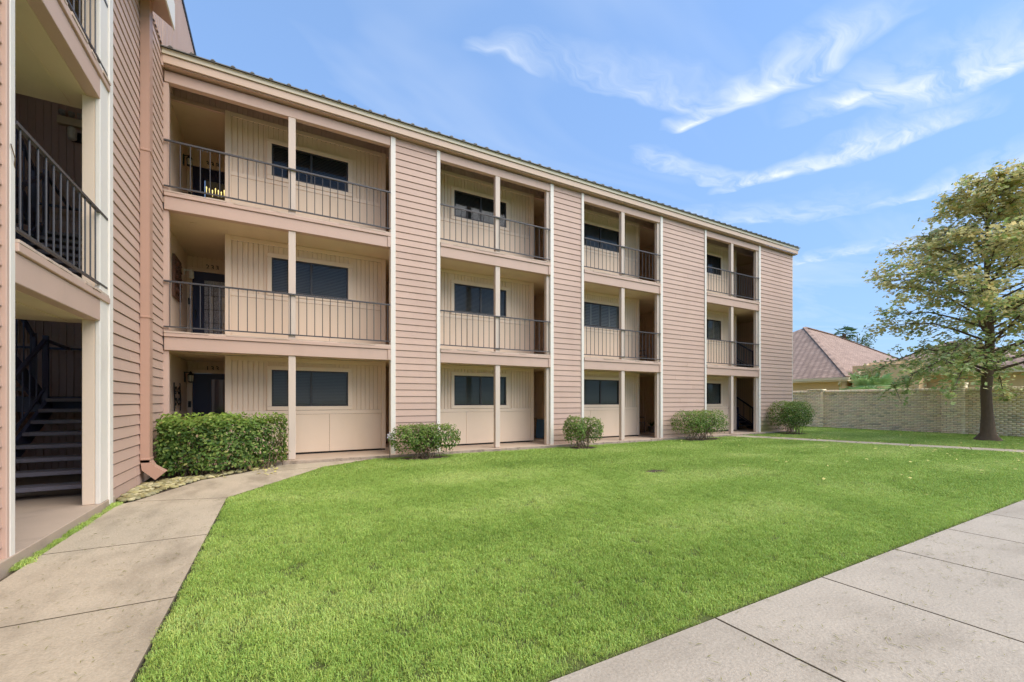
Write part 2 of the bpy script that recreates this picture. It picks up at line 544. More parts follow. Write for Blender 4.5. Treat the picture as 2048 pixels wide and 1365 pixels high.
def stuff(o):
    o['kind'] = 'stuff'
    return o


# planes: u runs along the wall, w is how far out of it
def face_map(facing, c):
    if facing == '-Y': return lambda u, z, wv: (u, c - wv, z)
    if facing == '+Y': return lambda u, z, wv: (u, c + wv, z)
    if facing == '+X': return lambda u, z, wv: (c + wv, u, z)
    return lambda u, z, wv: (c - wv, u, z)


def grooved(mb, facing, c, u0, u1, z0, z1, spacing=0.104, phase=0.0, gw=0.017, gd=0.020):
    """a sheet with real vertical grooves"""
    fm = face_map(facing, c)
    prof = [(u0, 0.0)]
    g = math.floor((u0 - phase) / spacing + 1) * spacing + phase
    while g < u1 - gw:
        if g > u0 + gw:
            prof += [(g - gw / 2, 0.0), (g - gw / 2 + 0.002, -gd), (g + gw / 2 - 0.002, -gd), (g + gw / 2, 0.0)]
        g += spacing
    prof.append((u1, 0.0))
    vs = [fm(u, z0, wv) for u, wv in prof] + [fm(u, z1, wv) for u, wv in prof]
    n = len(prof)
    flip = facing in ('+Y', '-X')
    # -Y: u right, z up seen from outside
    fs = [(i, i + 1, n + i + 1, n + i) for i in range(n - 1)]
    if facing in ('+Y', '-X'): fs = [f[::-1] for f in fs]
    mb.add(vs, fs)


EXPO = 0.163
_board = {}


def siding_board(parent, facing, c, u0, u1, z, h=EXPO, m='siding'):
    """one lapped board: face leaning out to its lower edge, with a shadow gap at its top"""
    L = round(u1 - u0, 3)
    h = round(h, 4)
    key = (L, h, m)
    if key not in _board:
        pr = [(0.0, 0.0), (-0.024, 0.0), (-0.0255, 0.004), (-0.012, h - 0.014), (0.006, h - 0.012), (0.006, h)]
        vs = [(-L / 2, y, zz) for y, zz in pr] + [(L / 2, y, zz) for y, zz in pr]
        n = len(pr)
        fs = [(i, n + i, n + i + 1, i + 1) for i in range(n - 1)] + [tuple(range(n)), tuple(range(2 * n - 1, n - 1, -1))]
        me = bpy.data.meshes.new('siding_board')
        me.from_pydata(vs, [], [f[::-1] for f in fs])
        me.materials.append(M[m])
        me.update()
        _board[key] = me
    o = bpy.data.objects.new('siding_board', _board[key])
    mid = (u0 + u1) / 2
    loc = {'-Y': (mid, c, z), '+X': (c, mid, z)}[facing]
    place(o, loc, parent)
    if facing == '+X': o.rotation_euler = (0, 0, R(90))
    return o


def siding(parent, facing, c, u0, u1, z0, z1):
    z, k = z0, 0
    L = u1 - u0
    while z < z1 - 0.03:
        h = min(EXPO, z1 - z)
        if 1.8 < L < 4.0 and random.random() < .34:          # some courses are two boards butted together
            cut = u0 + round(L * random.choice((.3, .42, .58, .7)), 2)
            siding_board(parent, facing, c, u0, cut - .002, z, h)
            siding_board(parent, facing, c, cut + .002, u1, z, h)
        else:
            siding_board(parent, facing, c, u0, u1, z, h)
        z += EXPO


def railing(parent, facing, c, u0, u1, deck, n):
    """flat top and bottom bars with round balusters; one railing per opening"""
    fm = face_map(facing, c)
    mb = MB()
    mb.bar(fm(u0, deck + 0.975, 0), fm(u1, deck + 0.975, 0), 0.036, 0.030)
    mb.bar(fm(u0, deck + 0.085, 0), fm(u1, deck + 0.085, 0), 0.030, 0.024)
    rail = mb.build('railing', M['bar'], parent, fix=True)
    key = 'baluster'
    if key not in _cache:
        b = MB().tube([(0, 0, 0), (0, 0, 0.874)], 0.0085, 6)
        me = bpy.data.meshes.new('baluster')
        me.from_pydata(b.v, [], b.f)
        me.materials.append(M['bar'])
        _cache[key] = me
    for i in range(n):
        u = u0 + (u1 - u0) * (i + 0.6) / n
        place(bpy.data.objects.new('baluster', _cache[key]), fm(u, deck + 0.094, 0), rail)
    return rail


def text_mesh(name, s, size, m, parent, loc, rot, depth=0.012):
    cu = bpy.data.curves.new(name, 'FONT')
    cu.body = s
    cu.size = size
    cu.extrude = depth / 2
    cu.space_character = 1.25
    cu.resolution_u = 3
    tmp = bpy.data.objects.new('tmp', cu)
    COL.objects.link(tmp)
    bpy.context.view_layer.update()
    me = bpy.data.meshes.new_from_object(tmp)
    bpy.data.objects.remove(tmp)
    me.materials.clear()
    me.materials.append(m)
    o = bpy.data.objects.new(name, me)
    place(o, loc, parent)
    o.rotation_euler = rot
    return o


# ------------------------------------------------------------------ big levels of the place
XL = -1.953                 # face of the stair wing (looks to +X)
YF = 10.555                 # face of the long wing (looks to -Y)
YB = 11.60                  # recessed gallery wall
YD = 13.76                  # door walls at the end of the alcoves
XE = 20.12                  # end of the long wing
SLAB_R, SLAB_L = 0.06, 0.09
BAND = [(2.362, 2.624, 2.70), (5.112, 5.374, 5.45)]     # underside, board joint, top of board
DECK = [2.735, 5.485]
CEIL = [2.40, 5.15]
BEAM = (7.616, 7.83)
ROOF_Z = 8.06

# ------------------------------------------------------------------ ground, paths, lawn
g = MB()
g.add([(-900, -900, -0.06), (900, -900, -0.06), (900, 900, -0.06), (-900, 900, -0.06)], [(0, 1, 2, 3)])
structure(g.build('ground', M['ground']))

PATH_EDGE = 1.735           # lawn edge of the near walkway
LEFT_EDGE = -0.62           # lawn edge of the path along the stair wing
FAR_A, FAR_B = (15.25, 10.35), (17.75, 1.74)   # lawn-side edge of the cross path
FAR_W = 0.95


def slab_piece(parent, poly, m, top=0.0, gap=0.006):
    """one concrete slab with eased edges; outline counter-clockwise"""
    cx = sum(p[0] for p in poly) / len(poly)
    cy = sum(p[1] for p in poly) / len(poly)
    n = len(poly)

    def inset(d):
        out = []
        for i in range(n):
            p0, p1, p2 = Vector(poly[i - 1]), Vector(poly[i]), Vector(poly[(i + 1) % n])
            e0, e1 = (p1 - p0).normalized(), (p2 - p1).normalized()
            n0, n1 = Vector((-e0.y, e0.x)), Vector((-e1.y, e1.x))
            k = (n0 + n1) / max(0.2, 1 + n0.dot(n1))
            out.append(p1 + k * d)
        return out
    a, b = inset(gap), inset(gap + 0.005)
    mb = MB()
    vs = [(p.x, p.y, top - 0.05) for p in a] + [(p.x, p.y, top - 0.005) for p in a] + [(p.x, p.y, top) for p in b]
    fs = [tuple(range(2 * n, 3 * n))]
    for k in range(2):
        fs += [(k * n + i, k * n + (i + 1) % n, (k + 1) * n + (i + 1) % n, (k + 1) * n + i) for i in range(n)]
    mb.add(vs, fs)
    o = mb.build('concrete_slab', m, parent)
    o.data.materials.append(M['joint'])
    idx = np.zeros(len(o.data.polygons), np.int32); idx[1:] = 1
    o.data.polygons.foreach_set('material_index', idx)
    return o


near = structure(MB().add([(-14, -2.2, -0.03), (30, -2.2, -0.03), (30, PATH_EDGE, -0.03), (-14, PATH_EDGE, -0.03)], [(0, 1, 2, 3)]).build('walkway', M['joint']))
xs = [-6.75 + 1.285 * i for i in range(28)]
xs = [x + 0.215 - 0.04 for x in xs]
for i in range(len(xs) - 1):
    slab_piece(near, [(xs[i], -2.1), (xs[i + 1], -2.1), (xs[i + 1], PATH_EDGE), (xs[i], PATH_EDGE)], M['concrete2'], 0.0, 0.0035)

side = structure(MB().add([(-1.90, 1.74, -0.034), (LEFT_EDGE, 1.74, -0.034), (LEFT_EDGE, 7.15, -0.034), (2.05, 10.48, -0.034), (0.15, 10.48, -0.034), (-1.90, 7.7, -0.034)],
                          [(0, 1, 2, 3, 4, 5)]).build('garden_path', M['joint']))
PX = -1.845
for poly in ([(PX, 1.745), (LEFT_EDGE, 1.745), (LEFT_EDGE, 2.15), (PX, 2.15)], [(PX, 2.15), (LEFT_EDGE, 2.15), (LEFT_EDGE, 3.74), (PX, 3.74)],
             [(PX, 3.74), (LEFT_EDGE, 3.74), (LEFT_EDGE, 5.33), (PX, 5.33)],
             [(PX, 5.33), (LEFT_EDGE, 5.33), (LEFT_EDGE, 7.20), (-1.72, 7.55), (PX, 7.42)],
             [(-1.72, 7.55), (LEFT_EDGE, 7.20), (0.80, 9.55), (-0.60, 9.50), (-1.15, 9.02)],
             [(-0.60, 9.50), (0.80, 9.55), (1.93, 10.36), (0.05, 10.36)]):
    slab_piece(side, poly, M['concrete'], 0.0, 0.004)

fa, fb = Vector(FAR_A), Vector(FAR_B)
fd = (fb - fa).normalized()
fn = Vector((-fd.y, fd.x))
cross = structure(MB().add([(*fa, -0.036), (*fb, -0.036), (*(fb + fn * FAR_W), -0.036), (*(fa + fn * FAR_W), -0.036)], [(0, 1, 2, 3)]).build('cross_path', M['joint']))
nseg = 7
for i in range(nseg):
    a = fa + (fb - fa) * (i / nseg); b = fa + (fb - fa) * ((i + 1) / nseg)
    slab_piece(cross, [tuple(a), tuple(b), tuple(b + fn * FAR_W), tuple(a + fn * FAR_W)], M['concrete'], 0.0, 0.005)

LAWN_A = [(LEFT_EDGE + 0.005, 1.75), (17.73, 1.75), (15.27, 10.28), (3.0, 10.30), (2.02, 10.36), (0.80, 9.55), (LEFT_EDGE + .005, 7.20)]
fbn, fan = fb + fn * FAR_W, fa + fn * FAR_W
LAWN_B = [(fbn.x + .01, 1.75), (24.72, 1.75), (24.72, 16.0), (20.2, 16.0), (20.2, 10.42), (fan.x + .01, 10.34)]
lawnA = structure(MB().prism(LAWN_A, -0.055, -0.014).build('lawn', M['thatch']))
lawnB = structure(MB().prism(LAWN_B, -0.055, -0.010).build('lawn', M['thatch']))
BED = [(-1.93, 7.66), (-1.72, 7.56), (-1.15, 9.04), (-0.60, 9.52), (0.08, 10.36), (0.1, 10.42), (-1.93, 10.42)]
spot = [(6.42 + .42 * math.cos(i * .52) * (1 + .2 * math.sin(i * 2.1)), 5.89 + .26 * math.sin(i * .52) * (1 + .2 * math.cos(i * 1.7))) for i in range(12)]
structure(MB().prism(spot, -.03, -.008).build('bare_patch', M['soil']))
structure(MB().prism(BED, -0.056, -0.006).build('planting_bed', M['soil']))


# ------------------------------------------------------------------ the long wing
apt = thing('apartment_building', (9, 12, 0), 'three storey pink sided apartment block with cream recessed galleries and railed balconies', 'building')
BAYS = [(-1.94, 2.426), (3.693, 7.122), (8.381, 11.764), (14.231, 17.576)]
POSTS = [0.283, 5.374, 10.03, 15.824]
PIERS = [(2.426, 3.693), (7.122, 8.381), (11.764, 14.231), (17.576, XE)]
WALLS = [(-1.042, 2.534), (3.50, 7.191), (8.15, 11.82), (14.0, 17.654)]
WINC = [0.736, 5.336, 9.965, 15.74]
WINW = 1.706

# ground slab, with its rough outer edge
box('floor_slab', -1.95, XE, 10.43, 13.9, -0.05, SLAB_R, M['slab'], apt)
e = MB()
x = -1.93
while x < XE - 0.1:
    L_ = random.uniform(0.25, 0.6)
    x1 = min(x + L_, XE)
    dy, dzz = random.uniform(0, .022), random.uniform(-.012, .004)
    e.box(x, x1, 10.405 - dy, 10.435, -0.05, SLAB_R + dzz - .003)
    x = x1
e.build('slab_edge', M['kerb'], apt)

# piers: screens of lapped boards between white corner boards
for i, (a, b) in enumerate(PIERS):
    box('pier_core', a + .02, b - .02, YF + .03, YF + .15, 0.0, 7.86, M['brown'], apt)
    last = i == 3
    lt, rt = 0.118, (0.0 if last else 0.094)
    siding(apt, '-Y', YF + .02, a + lt, b - rt, 0.016, 7.86)
    box('corner_board', a, a + lt, YF - .03, YF + .155, 0.03, 7.84, M['trim'], apt)
    if not last:
        box('corner_board', b - rt, b, YF - .03, YF + .155, 0.03, 7.84, M['trim'], apt)
    if i > 0:      # inner post of the opening on the near side of the pier
        for z0, z1 in ((SLAB_R, BAND[0][0]), (DECK[0], BAND[1][0]), (DECK[1], BEAM[0])):
            box('jamb_post', a - .105, a - .003, YF + .03, YF + .15, z0, z1, M['post'], apt)
box('corner_board', XE + .002, XE + .035, YF + .0, YF + .13, 0.03, 7.90, M['trim'], apt)

# end wall towards the boundary wall
siding(apt, '+X', XE - .01, YF + .13, 17.0, 0.016, 7.9)
box('end_wall', XE - .2, XE - .012, YF + .16, 17.0, 0, 7.95, M['brown'], apt)
box('rear_wall', -1.9, XE - .2, 16.9, 17.0, 0, 7.95, M['brown'], apt)
tri = MB()
tri.add([(XE - .02, YF + .1, 7.95), (XE - .02, 17.0, 7.95), (XE - .02, 17.0, 10.7), (XE - .02, YF + .1, 8.02)], [(0, 1, 2, 3)])
tri.build('gable_infill', M['siding'], apt)

# floor slabs, their front boards, soffits and posts
for k in range(2):
    zb, zj, zt = BAND[k]
    box('floor_slab', -1.95, XE - .2, YF + .16, 13.9, CEIL[k] + .012, DECK[k] - .02, M['dark'], apt)
    ce = MB()
    ce.add([(-2.06, YF + .1, CEIL[k]), (XE - .2, YF + .1, CEIL[k]), (XE - .2, YD, CEIL[k]), (-2.06, YD, CEIL[k])], [(3, 2, 1, 0)])
    ce.build('soffit', M['ceiling'], apt)
    # soffit sheets are jointed with thin cover strips
    for xx in (-0.98, 1.46, 5.9, 10.6, 16.3):
        box('cover_strip', xx, xx + .03, YF + .16, YB - .03, CEIL[k] - .006, CEIL[k] - .001, M['ceiling'], apt)
    dk = MB()
    dk.box(-2.0, XE - .2, YF + .14, YD, DECK[k] - .02, DECK[k])
    dk.build('gallery_floor', M['deck'], apt)
    for i, (a, b) in enumerate(BAYS):
        box('band_board', a + .005, b - .004, YF - .03, YF + .12, zb, zj - .004, M['band'], apt)
        box('edge_board', a + .005, b - .004, YF - .055, YF + .12, zj, zt, M['band'], apt)
        # chipped concrete nosing
        nz = MB()
        x = a + .006
        while x < b - .02:
            x1 = min(x + random.uniform(.12, .45), b - .006)
            nz.box(x, x1, YF - .045 - random.uniform(0, .018), YF + .139, zt + .001, DECK[k] - random.uniform(0.0, .010))
            x = x1
        nz.build('deck_nosing', M['deck'], apt)
        box('end_batten', b - .075, b - .006, YF - .05, YF - .032, zb + .004, zj - .006, M['band'], apt)

for i, (a, b) in enumerate(BAYS):
    box('beam', a + .004, b - .004, YF - .01, YF + .12, BEAM[0], BEAM[1], M['band'], apt)
    px = POSTS[i]
    for z0, z1 in ((SLAB_R + .012, BAND[0][0] - .001), (DECK[0] - .03, BAND[1][0] - .001), (DECK[1] - .03, BEAM[0] - .001)):
        box('post', px - .072, px + .072, YF - .005, YF + .115, z0, z1, M['post'], apt)
    pb = MB()
    for dx in (-.045, 0, .045): pb.box(px + dx - .012, px + dx + .012, YF + .0, YF + .1, SLAB_R, SLAB_R + .014)
    pb.build('post_base', M['kerb'], apt)
    nb = 27 if i == 0 else 21
    for k in range(2):
        railing(apt, '-Y', YF - .03, a + .0, b - .012, DECK[k], nb)

# gallery walls
FLOORZ = [(SLAB_R, CEIL[0]), (DECK[0], CEIL[1]), (DECK[1], 7.97)]
WINZ = [(1.236, 2.105), (3.966, 4.775), (6.715, 7.480)]


def gallery_wall(i, k):
    a, b = WALLS[i]
    z0, z1 = FLOORZ[k]
    wc = WINC[i]
    wl, wr = wc - WINW / 2, wc + WINW / 2
    wb, wt = WINZ[k]
    rail_z = wb - .10
    cb = .115
    box('corner_board', a, a + cb, YB - .028, YB + .09, z0 + .04, z1 - .002, M['cream_trim'], apt)
    box('corner_board', b - cb, b, YB - .028, YB + .09, z0 + .04, z1 - .002, M['cream_trim'], apt)
    box('top_rail', a + cb, b - cb, YB - .024, YB + .0, z1 - .105, z1 - .003, M['cream_trim'], apt)
    u0, u1 = a + cb, b - cb
    up = MB()
    zt = z1 - .105
    grooved(up, '-Y', YB, u0, wl - .09, rail_z, zt, phase=.03)
    grooved(up, '-Y', YB, wr + .09, u1, rail_z, zt, phase=.03)
    grooved(up, '-Y', YB, wl - .09, wr + .09, wt + .09, zt, phase=.03)
    up.build('grooved_panel', M['cream'], apt)
    # smooth apron sheets below the window
    box('apron_rail', u0, u1, YB - .022, YB + .0, rail_z - .095, rail_z - .002, M['cream_trim'], apt)
    cuts = [u0, u0 + (u1 - u0) * (.62 if i == 0 else .36), u1]
    for c0, c1 in zip(cuts, cuts[1:]):
        box('apron_panel', c0 + .002, c1 - .002, YB - .014, YB + .01, z0 + .045, rail_z - .098, M['cream'], apt)
    box('wall_core', a + .02, b - .02, YB + .09, YB + .16, z0, z1 - .004, M['dark'], apt)
    box('wall_plate', a + .01, b - .01, YB + .01, YB + .08, z0, z0 + .04, M['dark'], apt)
    # window
    win = box('window', wl - .09, wr + .09, YB + .058, YB + .085, wb - .09, wt + .09, M['dark'], apt)
    for (x0, x1, y0, y1) in ((wl - .1, wr + .1, wt, wt + .1), (wl - .1, wr + .1, wb - .097, wb), (wl - .1, wl, wb, wt), (wr, wr + .1, wb, wt)):
        box('casing', x0, x1, YB - .034, YB + .056, y0 + .001, y1 - .001, M['cream_trim'], win)
    f = MB()
    t_ = .034
    f.box(wl, wr, YB - .012, YB + .05, wt - t_, wt); f.box(wl, wr, YB - .012, YB + .05, wb, wb + t_)
    f.box(wl, wl + t_, YB - .011, YB + .049, wb + t_, wt - t_); f.box(wr - t_, wr, YB - .011, YB + .049, wb + t_, wt - t_)
    f.box(wc - .024, wc + .024, YB - .013, YB + .051, wb + t_, wt - t_)
    f.build('frame', M['bronze'], win)
    for p0, p1 in ((wl + t_, wc - .024), (wc + .024, wr - t_)):
        MB().add([(p0, YB + .008, wb + t_), (p1, YB + .008, wb + t_), (p1, YB + .008, wt - t_), (p0, YB + .008, wt - t_)], [(0, 1, 2, 3)]).build('pane', M['glass'], win)
        bl = MB()
        shut = (i in (2, 3) and k == 1)
        if shut:
            half = (p1 - p0) / 2
            for q0 in (p0, p0 + half):
                bl.box(q0, q0 + .035, YB + .02, YB + .045, wb + t_, wt - t_)
                bl.box(q0 + half - .035, q0 + half, YB + .021, YB + .046, wb + t_, wt - t_)
                z = wb + .05
                while z < wt - .06:
                    bl.add([(q0 + .036, YB + .022, z), (q0 + half - .036, YB + .022, z), (q0 + half - .036, YB + .05, z + .045), (q0 + .036, YB + .05, z + .045)], [(0, 1, 2, 3)])
                    z += .052
            bl.build('shutter', M['shutter'], win)
        else:
            z = wb + .04 + (.0, .0, .18, .0, .0)[(i * 3 + k) % 5]
            while z < wt - .05:
                bl.add([(p0, YB + .022, z), (p1, YB + .022, z), (p1, YB + .048, z + .034), (p0, YB + .048, z + .034)], [(0, 1, 2, 3)])
                z += .037
            bl.build('blind', M[('blind3', 'blind', 'blind2')[k] if (i + k) % 4 else 'blind'], win)


for i in range(4):
    for k in range(3):
        gallery_wall(i, k)

# attic wall above the top gallery, painted brown, and header over the alcoves
hd = MB()
grooved(hd, '-Y', YB, -2.05, XE - .2, 7.97, 8.62, phase=.03)
hd.build('attic_panel', M['brown'], apt)
ALC = [(-2.06, -1.042, True), (2.534, 3.50, False), (7.191, 8.15, False), (11.82, 14.0, False), (17.654, XE - .2, False)]
for a, b, door in ALC:
    box('header_board', a + .004, b - .004, YB - .02, YB + .05, 7.88, 7.968, M['band'], apt)
    s8 = MB()
    s8.add([(a, YB + .05, 7.97), (b, YB + .05, 7.97), (b, YD, 7.97), (a, YD, 7.97)], [(3, 2, 1, 0)])
    s8.build('alcove_soffit', M['ceiling'], apt)

# alcove walls
for n_, (a, b, door) in enumerate(ALC):
    wmat = M['cream']
    for k in range(3):
        z0, z1 = FLOORZ[k]
        if n_ < 4:
            yend = YD
            mb = MB()
            grooved(mb, '+X', a + .001, YB + (.161 if n_ else -.95), yend, z0, z1, phase=.05)
            mb.build('side_panel', wmat, apt)
        else:
            yend = 16.6
            mb = MB()
            grooved(mb, '+X', a + .001, YB + .161, yend, z0, z1, phase=.05)
            mb.build('side_panel', wmat, apt)
        mb = MB()
        grooved(mb, '-X', b - .001, YB + .161, yend, z0, z1, phase=.05)
        mb.build('side_panel', wmat, apt)
        if n_ == 0:
            continue
        mb = MB()
        grooved(mb, '-Y', yend, a, b, z0, z1 if n_ < 4 else z1 + .33, phase=.05)
        mb.build('end_panel', wmat, apt)


# numbered front doors at the end of the first alcove
def front_door(k, num):
    z0, z1 = FLOORZ[k]
    dl, dr, top = -1.94, -1.03, z0 + 2.03
    mb = MB()
    grooved(mb, '-Y', YD, -2.06, -1.0, top + .10, z1, phase=.04)
    mb.build('end_panel', M['cream'], apt)
    box('door_casing', -2.055, dl - .002, YD - .04, YD + .05, z0, top + .10, M['cream_trim'], apt)
    box('door_casing', dl, dr, YD - .041, YD + .05, top + .003, top + .10, M['cream_trim'], apt)
    d = MB()
    gl, gr = dl + .25, dr - .07
    if k == 2: gb, gt = z0 + 1.12, z0 + 1.72
    elif k == 1: gb, gt = z0 + .22, z0 + 1.82
    else: gb, gt = z0 + .45, z0 + 1.88
    if k == 0: gl = dl + .40
    y0, y1 = YD + .0, YD + .045
    d.box(dl, gl, y0, y1, z0 + .01, top); d.box(gr, dr, y0, y1, z0 + .01, top)
    d.box(gl, gr, y0, y1, z0 + .01, gb); d.box(gl, gr, y0, y1, gt, top)
    door = d.build('door', M['navy'], apt)
    if k != 1:      # raised panels
        for (pz0, pz1) in ((z0 + .18, z0 + .92), (z0 + 1.02, z0 + 1.78)):
            box('raised_panel', dl + .06, min(gl - .05, dl + .33), YD - .012, YD - .001, pz0, pz1, M['navy'], door)
    if k == 1:
        MB().box(gl, gr, YD + .014, YD + .022, gb, gt).build('glass', M['obscure'], door)
        ld = MB()
        wv = gr - gl
        for fx in (.16, .34, .62, .78): ld.box(gl + wv * fx - .006, gl + wv * fx + .006, YD + .006, YD + .0135, gb, gt - .16)
        for fz in (.10, .30, .52, .75, .90): ld.box(gl, gr, YD + .005, YD + .013, gb + (gt - gb) * fz - .005, gb + (gt - gb) * fz + .005)
        ld.build('leading', M['black'], door)
        pl = MB()
        for fx in (.17, .63): pl.box(gl + wv * fx + .012, gl + wv * (fx + .15), YD + .007, YD + .0125, gb + .16, gt - .40)
        pl.build('clear_strip', M['white'], door)
    elif k == 2:
        MB().add([(gl, YD + .01, gb), (gr, YD + .01, gb), (gr, YD + .01, gt), (gl, YD + .01, gt)], [(0, 1, 2, 3)]).build('glass', M['doorglass'], door)
        MB().box(gl - .05, gr + .05, YD + .60, YD + .62, gb - .3, gt + .3).build('hall_wall', M['kraft'], apt)
        lit = MB()
        for q in range(9):
            cx = gl + (gr - gl) * (q + .5) / 9
            cz = gt - .14 - .03 * (q % 3)
            lit.lathe((cx, YD + .12, cz), [(.004, .03), (.014, .012), (.011, -.02), (.004, -.16 + .03 * (q % 2))], 6)
        lit.build('hall_lights', M['glow'], apt, fix=True)
    else:
        MB().add([(gl, YD + .01, gb), (gr, YD + .01, gb), (gr, YD + .01, gt), (gl, YD + .01, gt)], [(0, 1, 2, 3)]).build('glass', M['doorglass'], door)
        MB().box(gl - .1, gr + .1, YD + .3, YD + .32, z0, top).build('hall_wall', M['brown'], apt)
    MB().box(dl + .05, dl + .085, YD - .05, YD - .001, z0 + .80, z0 + 1.02).lathe((dl + .068, YD - .05, z0 + .98), [(.01, -.02), (.026, 0), (.01, .02)], 8).build('handle', M['black'], door, fix=True)
    MB().box(dl - .085, dl - .025, YD - .066, YD - .042, z0 + 1.14, z0 + 1.30).build('door_keypad', M['black'], apt)
    zt = {0: 2.17, 1: 4.86, 2: 7.60}[k]
    text_mesh('unit_number', num, .17, M['black'], apt, (-1.66, YD - .004, zt), (R(90), 0, 0))


for k, num in enumerate(('133', '233', '333')):
    front_door(k, num)

# corner board where the gallery meets the stair wing
for z0, z1 in ((SLAB_R, BAND[0][0]), (DECK[0], BAND[1][0]), (DECK[1], BEAM[0])):
    box('jamb_post', -2.055, -1.87, YF + .01, YF + .14, z0, z1 - .002, M['band'], apt)

# eaves and metal roof
box('fascia', -1.93, XE + .16, YF - .16, YF - .125, 7.885, 8.045, M['fascia'], apt)
box('eave_soffit', -1.93, XE + .16, YF - .125, YF + .1, 7.865, 7.884, M['band'], apt)
dm = MB()
dm.box(-1.94, XE + .19, YF - .19, YF - .161, 8.047, 8.125)
dm.box(-1.94, XE + .19, YF - .205, YF - .10, 8.126, 8.136)
dm.build('drip_edge', M['drip'], apt)
sl = math.tan(R(24))
y0, y1 = YF - .235, 16.95
rz0, rz1 = 8.14, 8.14 + (y1 - y0) * sl
rf = MB()
rf.add([(-1.95, y0, rz0), (XE + .22, y0, rz0), (XE + .22, y1, rz1), (-1.95, y1, rz1),
        (-1.95, y0, rz0 + .02), (XE + .22, y0, rz0 + .02), (XE + .22, y1, rz1 + .02), (-1.95, y1, rz1 + .02)],
       [(3, 2, 1, 0), (4, 5, 6, 7), (0, 1, 5, 4), (1, 2, 6, 5), (2, 3, 7, 6), (3, 0, 4, 7)])
roof = rf.build('roof', M['roof'], apt)
me_rib = None
nr = 66
for i in range(nr):
    x = -1.80 + i * .337
    if x > XE + .2: break
    if me_rib is None:
        b = MB()
        L = y1 - y0
        pr = [(-.042, 0), (-.018, .028), (.018, .028), (.042, 0)]
        b.add([(px, -.008, pz) for px, pz in pr] + [(px, L, pz + L * sl) for px, pz in pr], [(0, 1, 5, 4), (1, 2, 6, 5), (2, 3, 7, 6), (3, 2, 1, 0), (4, 5, 6, 7)])
        me_rib = bpy.data.meshes.new('rib')
        me_rib.from_pydata(b.v, [], b.f)
        me_rib.materials.append(M['roof'])
    place(bpy.data.objects.new('rib', me_rib), (x, y0, rz0 + .0205), roof)
# back slope so the ridge closes
MB().add([(-1.95, 16.95, rz1 + .01), (XE + .2, 16.95, rz1 + .01), (XE + .2, 17.3, 7.9), (-1.95, 17.3, 7.9)], [(0, 1, 2, 3)]).build('roof_back', M['roof'], apt)

# recessed light cans in the upper soffits
for (x, y, z) in ((-1.55, 11.25, CEIL[1]), (-1.5, 11.1, CEIL[0]), (12.4, 11.1, CEIL[1]), (11.4, 11.0, CEIL[1])):
    MB().lathe((x, y, z - .012), [(.075, 0), (.09, .004), (.09, .011)], 14).build('light_trim', M['ceiling'], apt, fix=True)


# ------------------------------------------------------------------ stairs used by both stairwells
def stair(parent, x0, x1, ys, zs, n, rise, run, sgn):
    """open-riser steel flight climbing along +Y (sgn 1) or -Y (sgn -1)"""
    fl = MB()
    top = (ys + sgn * run * n, zs + rise * n)
    for xx in (x0, x1):
        fl.bar((xx, ys - sgn * .10, zs + .0), (xx, top[0], top[1] - .10), .045, .25)
    o = fl.build('stair_flight', M['stairmetal'], parent, fix=True)
    for i in range(1, n + 1):
        yy = ys + sgn * run * (i - 1)
        box('step', x0 + .03, x1 - .03, min(yy - sgn * .02, yy + sgn * .27), max(yy - sgn * .02, yy + sgn * .27), zs + rise * i - .055, zs + rise * i, M['tread'], o)
    return o


def stair_rail(parent, x, ya, za, yb, zb, n=7, newel=True):
    r = MB()
    r.bar((x, ya, za + .90), (x, yb, zb + .90), .045, .05)
    r.bar((x, ya, za + .14), (x, yb, zb + .14), .03, .03)
    if newel:
        for y, z in ((ya, za), (yb, zb)): r.box(x - .03, x + .03, y - .03, y + .03, z - .15, z + .96)
    o = r.build('stair_railing', M['stairmetal'], parent, fix=True)
    for i in range(n):
        t = (i + .5) / n
        y, z = ya + (yb - ya) * t, za + (zb - za) * t
        MB().tube([(x, y, z + .14), (x, y, z + .90)], .010, 5).build('baluster', M['stairmetal'], o)
    return o


# stairwell at the far end of the long wing
stair(apt, 18.55, 19.75, 12.2, SLAB_R, 7, .165, .25, 1)
stair_rail(apt, 19.72, 12.1, SLAB_R + .05, 13.95, SLAB_R + 1.25, 6)
stair_rail(apt, 18.56, 12.1, SLAB_R + .05, 13.95, SLAB_R + 1.25, 6)
box('stair_landing', 17.75, 19.85, 13.9, 15.1, 1.16, 1.24, M['stairmetal'], apt)
stair(apt, 18.55, 19.75, 12.2, DECK[0], 7, .165, .25, 1)
stair_rail(apt, 19.72, 12.1, DECK[0] + .05, 13.95, DECK[0] + 1.25, 6)
box('stair_landing', 17.75, 19.85, 13.9, 15.1, DECK[0] + 1.1, DECK[0] + 1.18, M['stairmetal'], apt)
stair(apt, 17.72, 18.45, 13.9, 1.2, 8, .19, .22, -1)

# ------------------------------------------------------------------ the stair wing
wing = thing('stair_wing', (-3.2, 6, 0), 'pink sided stair wing with open landings, white jamb boards and big square downspout', 'building')
box('floor_slab', -6.0, XL + .04, 4.2, 7.62, -0.05, SLAB_L, M['slab'], wing)
sl2 = MB()
sl2.prism([(-6.0, 7.62), (-2.1, 7.62), (-2.1, 11.3), (-6.0, 11.3)], -0.05, SLAB_L - .004)
sl2.build('stair_pit_floor', M['slab'], wing)
OP0, OP1 = 5.128, 7.082      # the opening along Y
TOPH = 8.22                  # lapped boards stop here, upright boards above
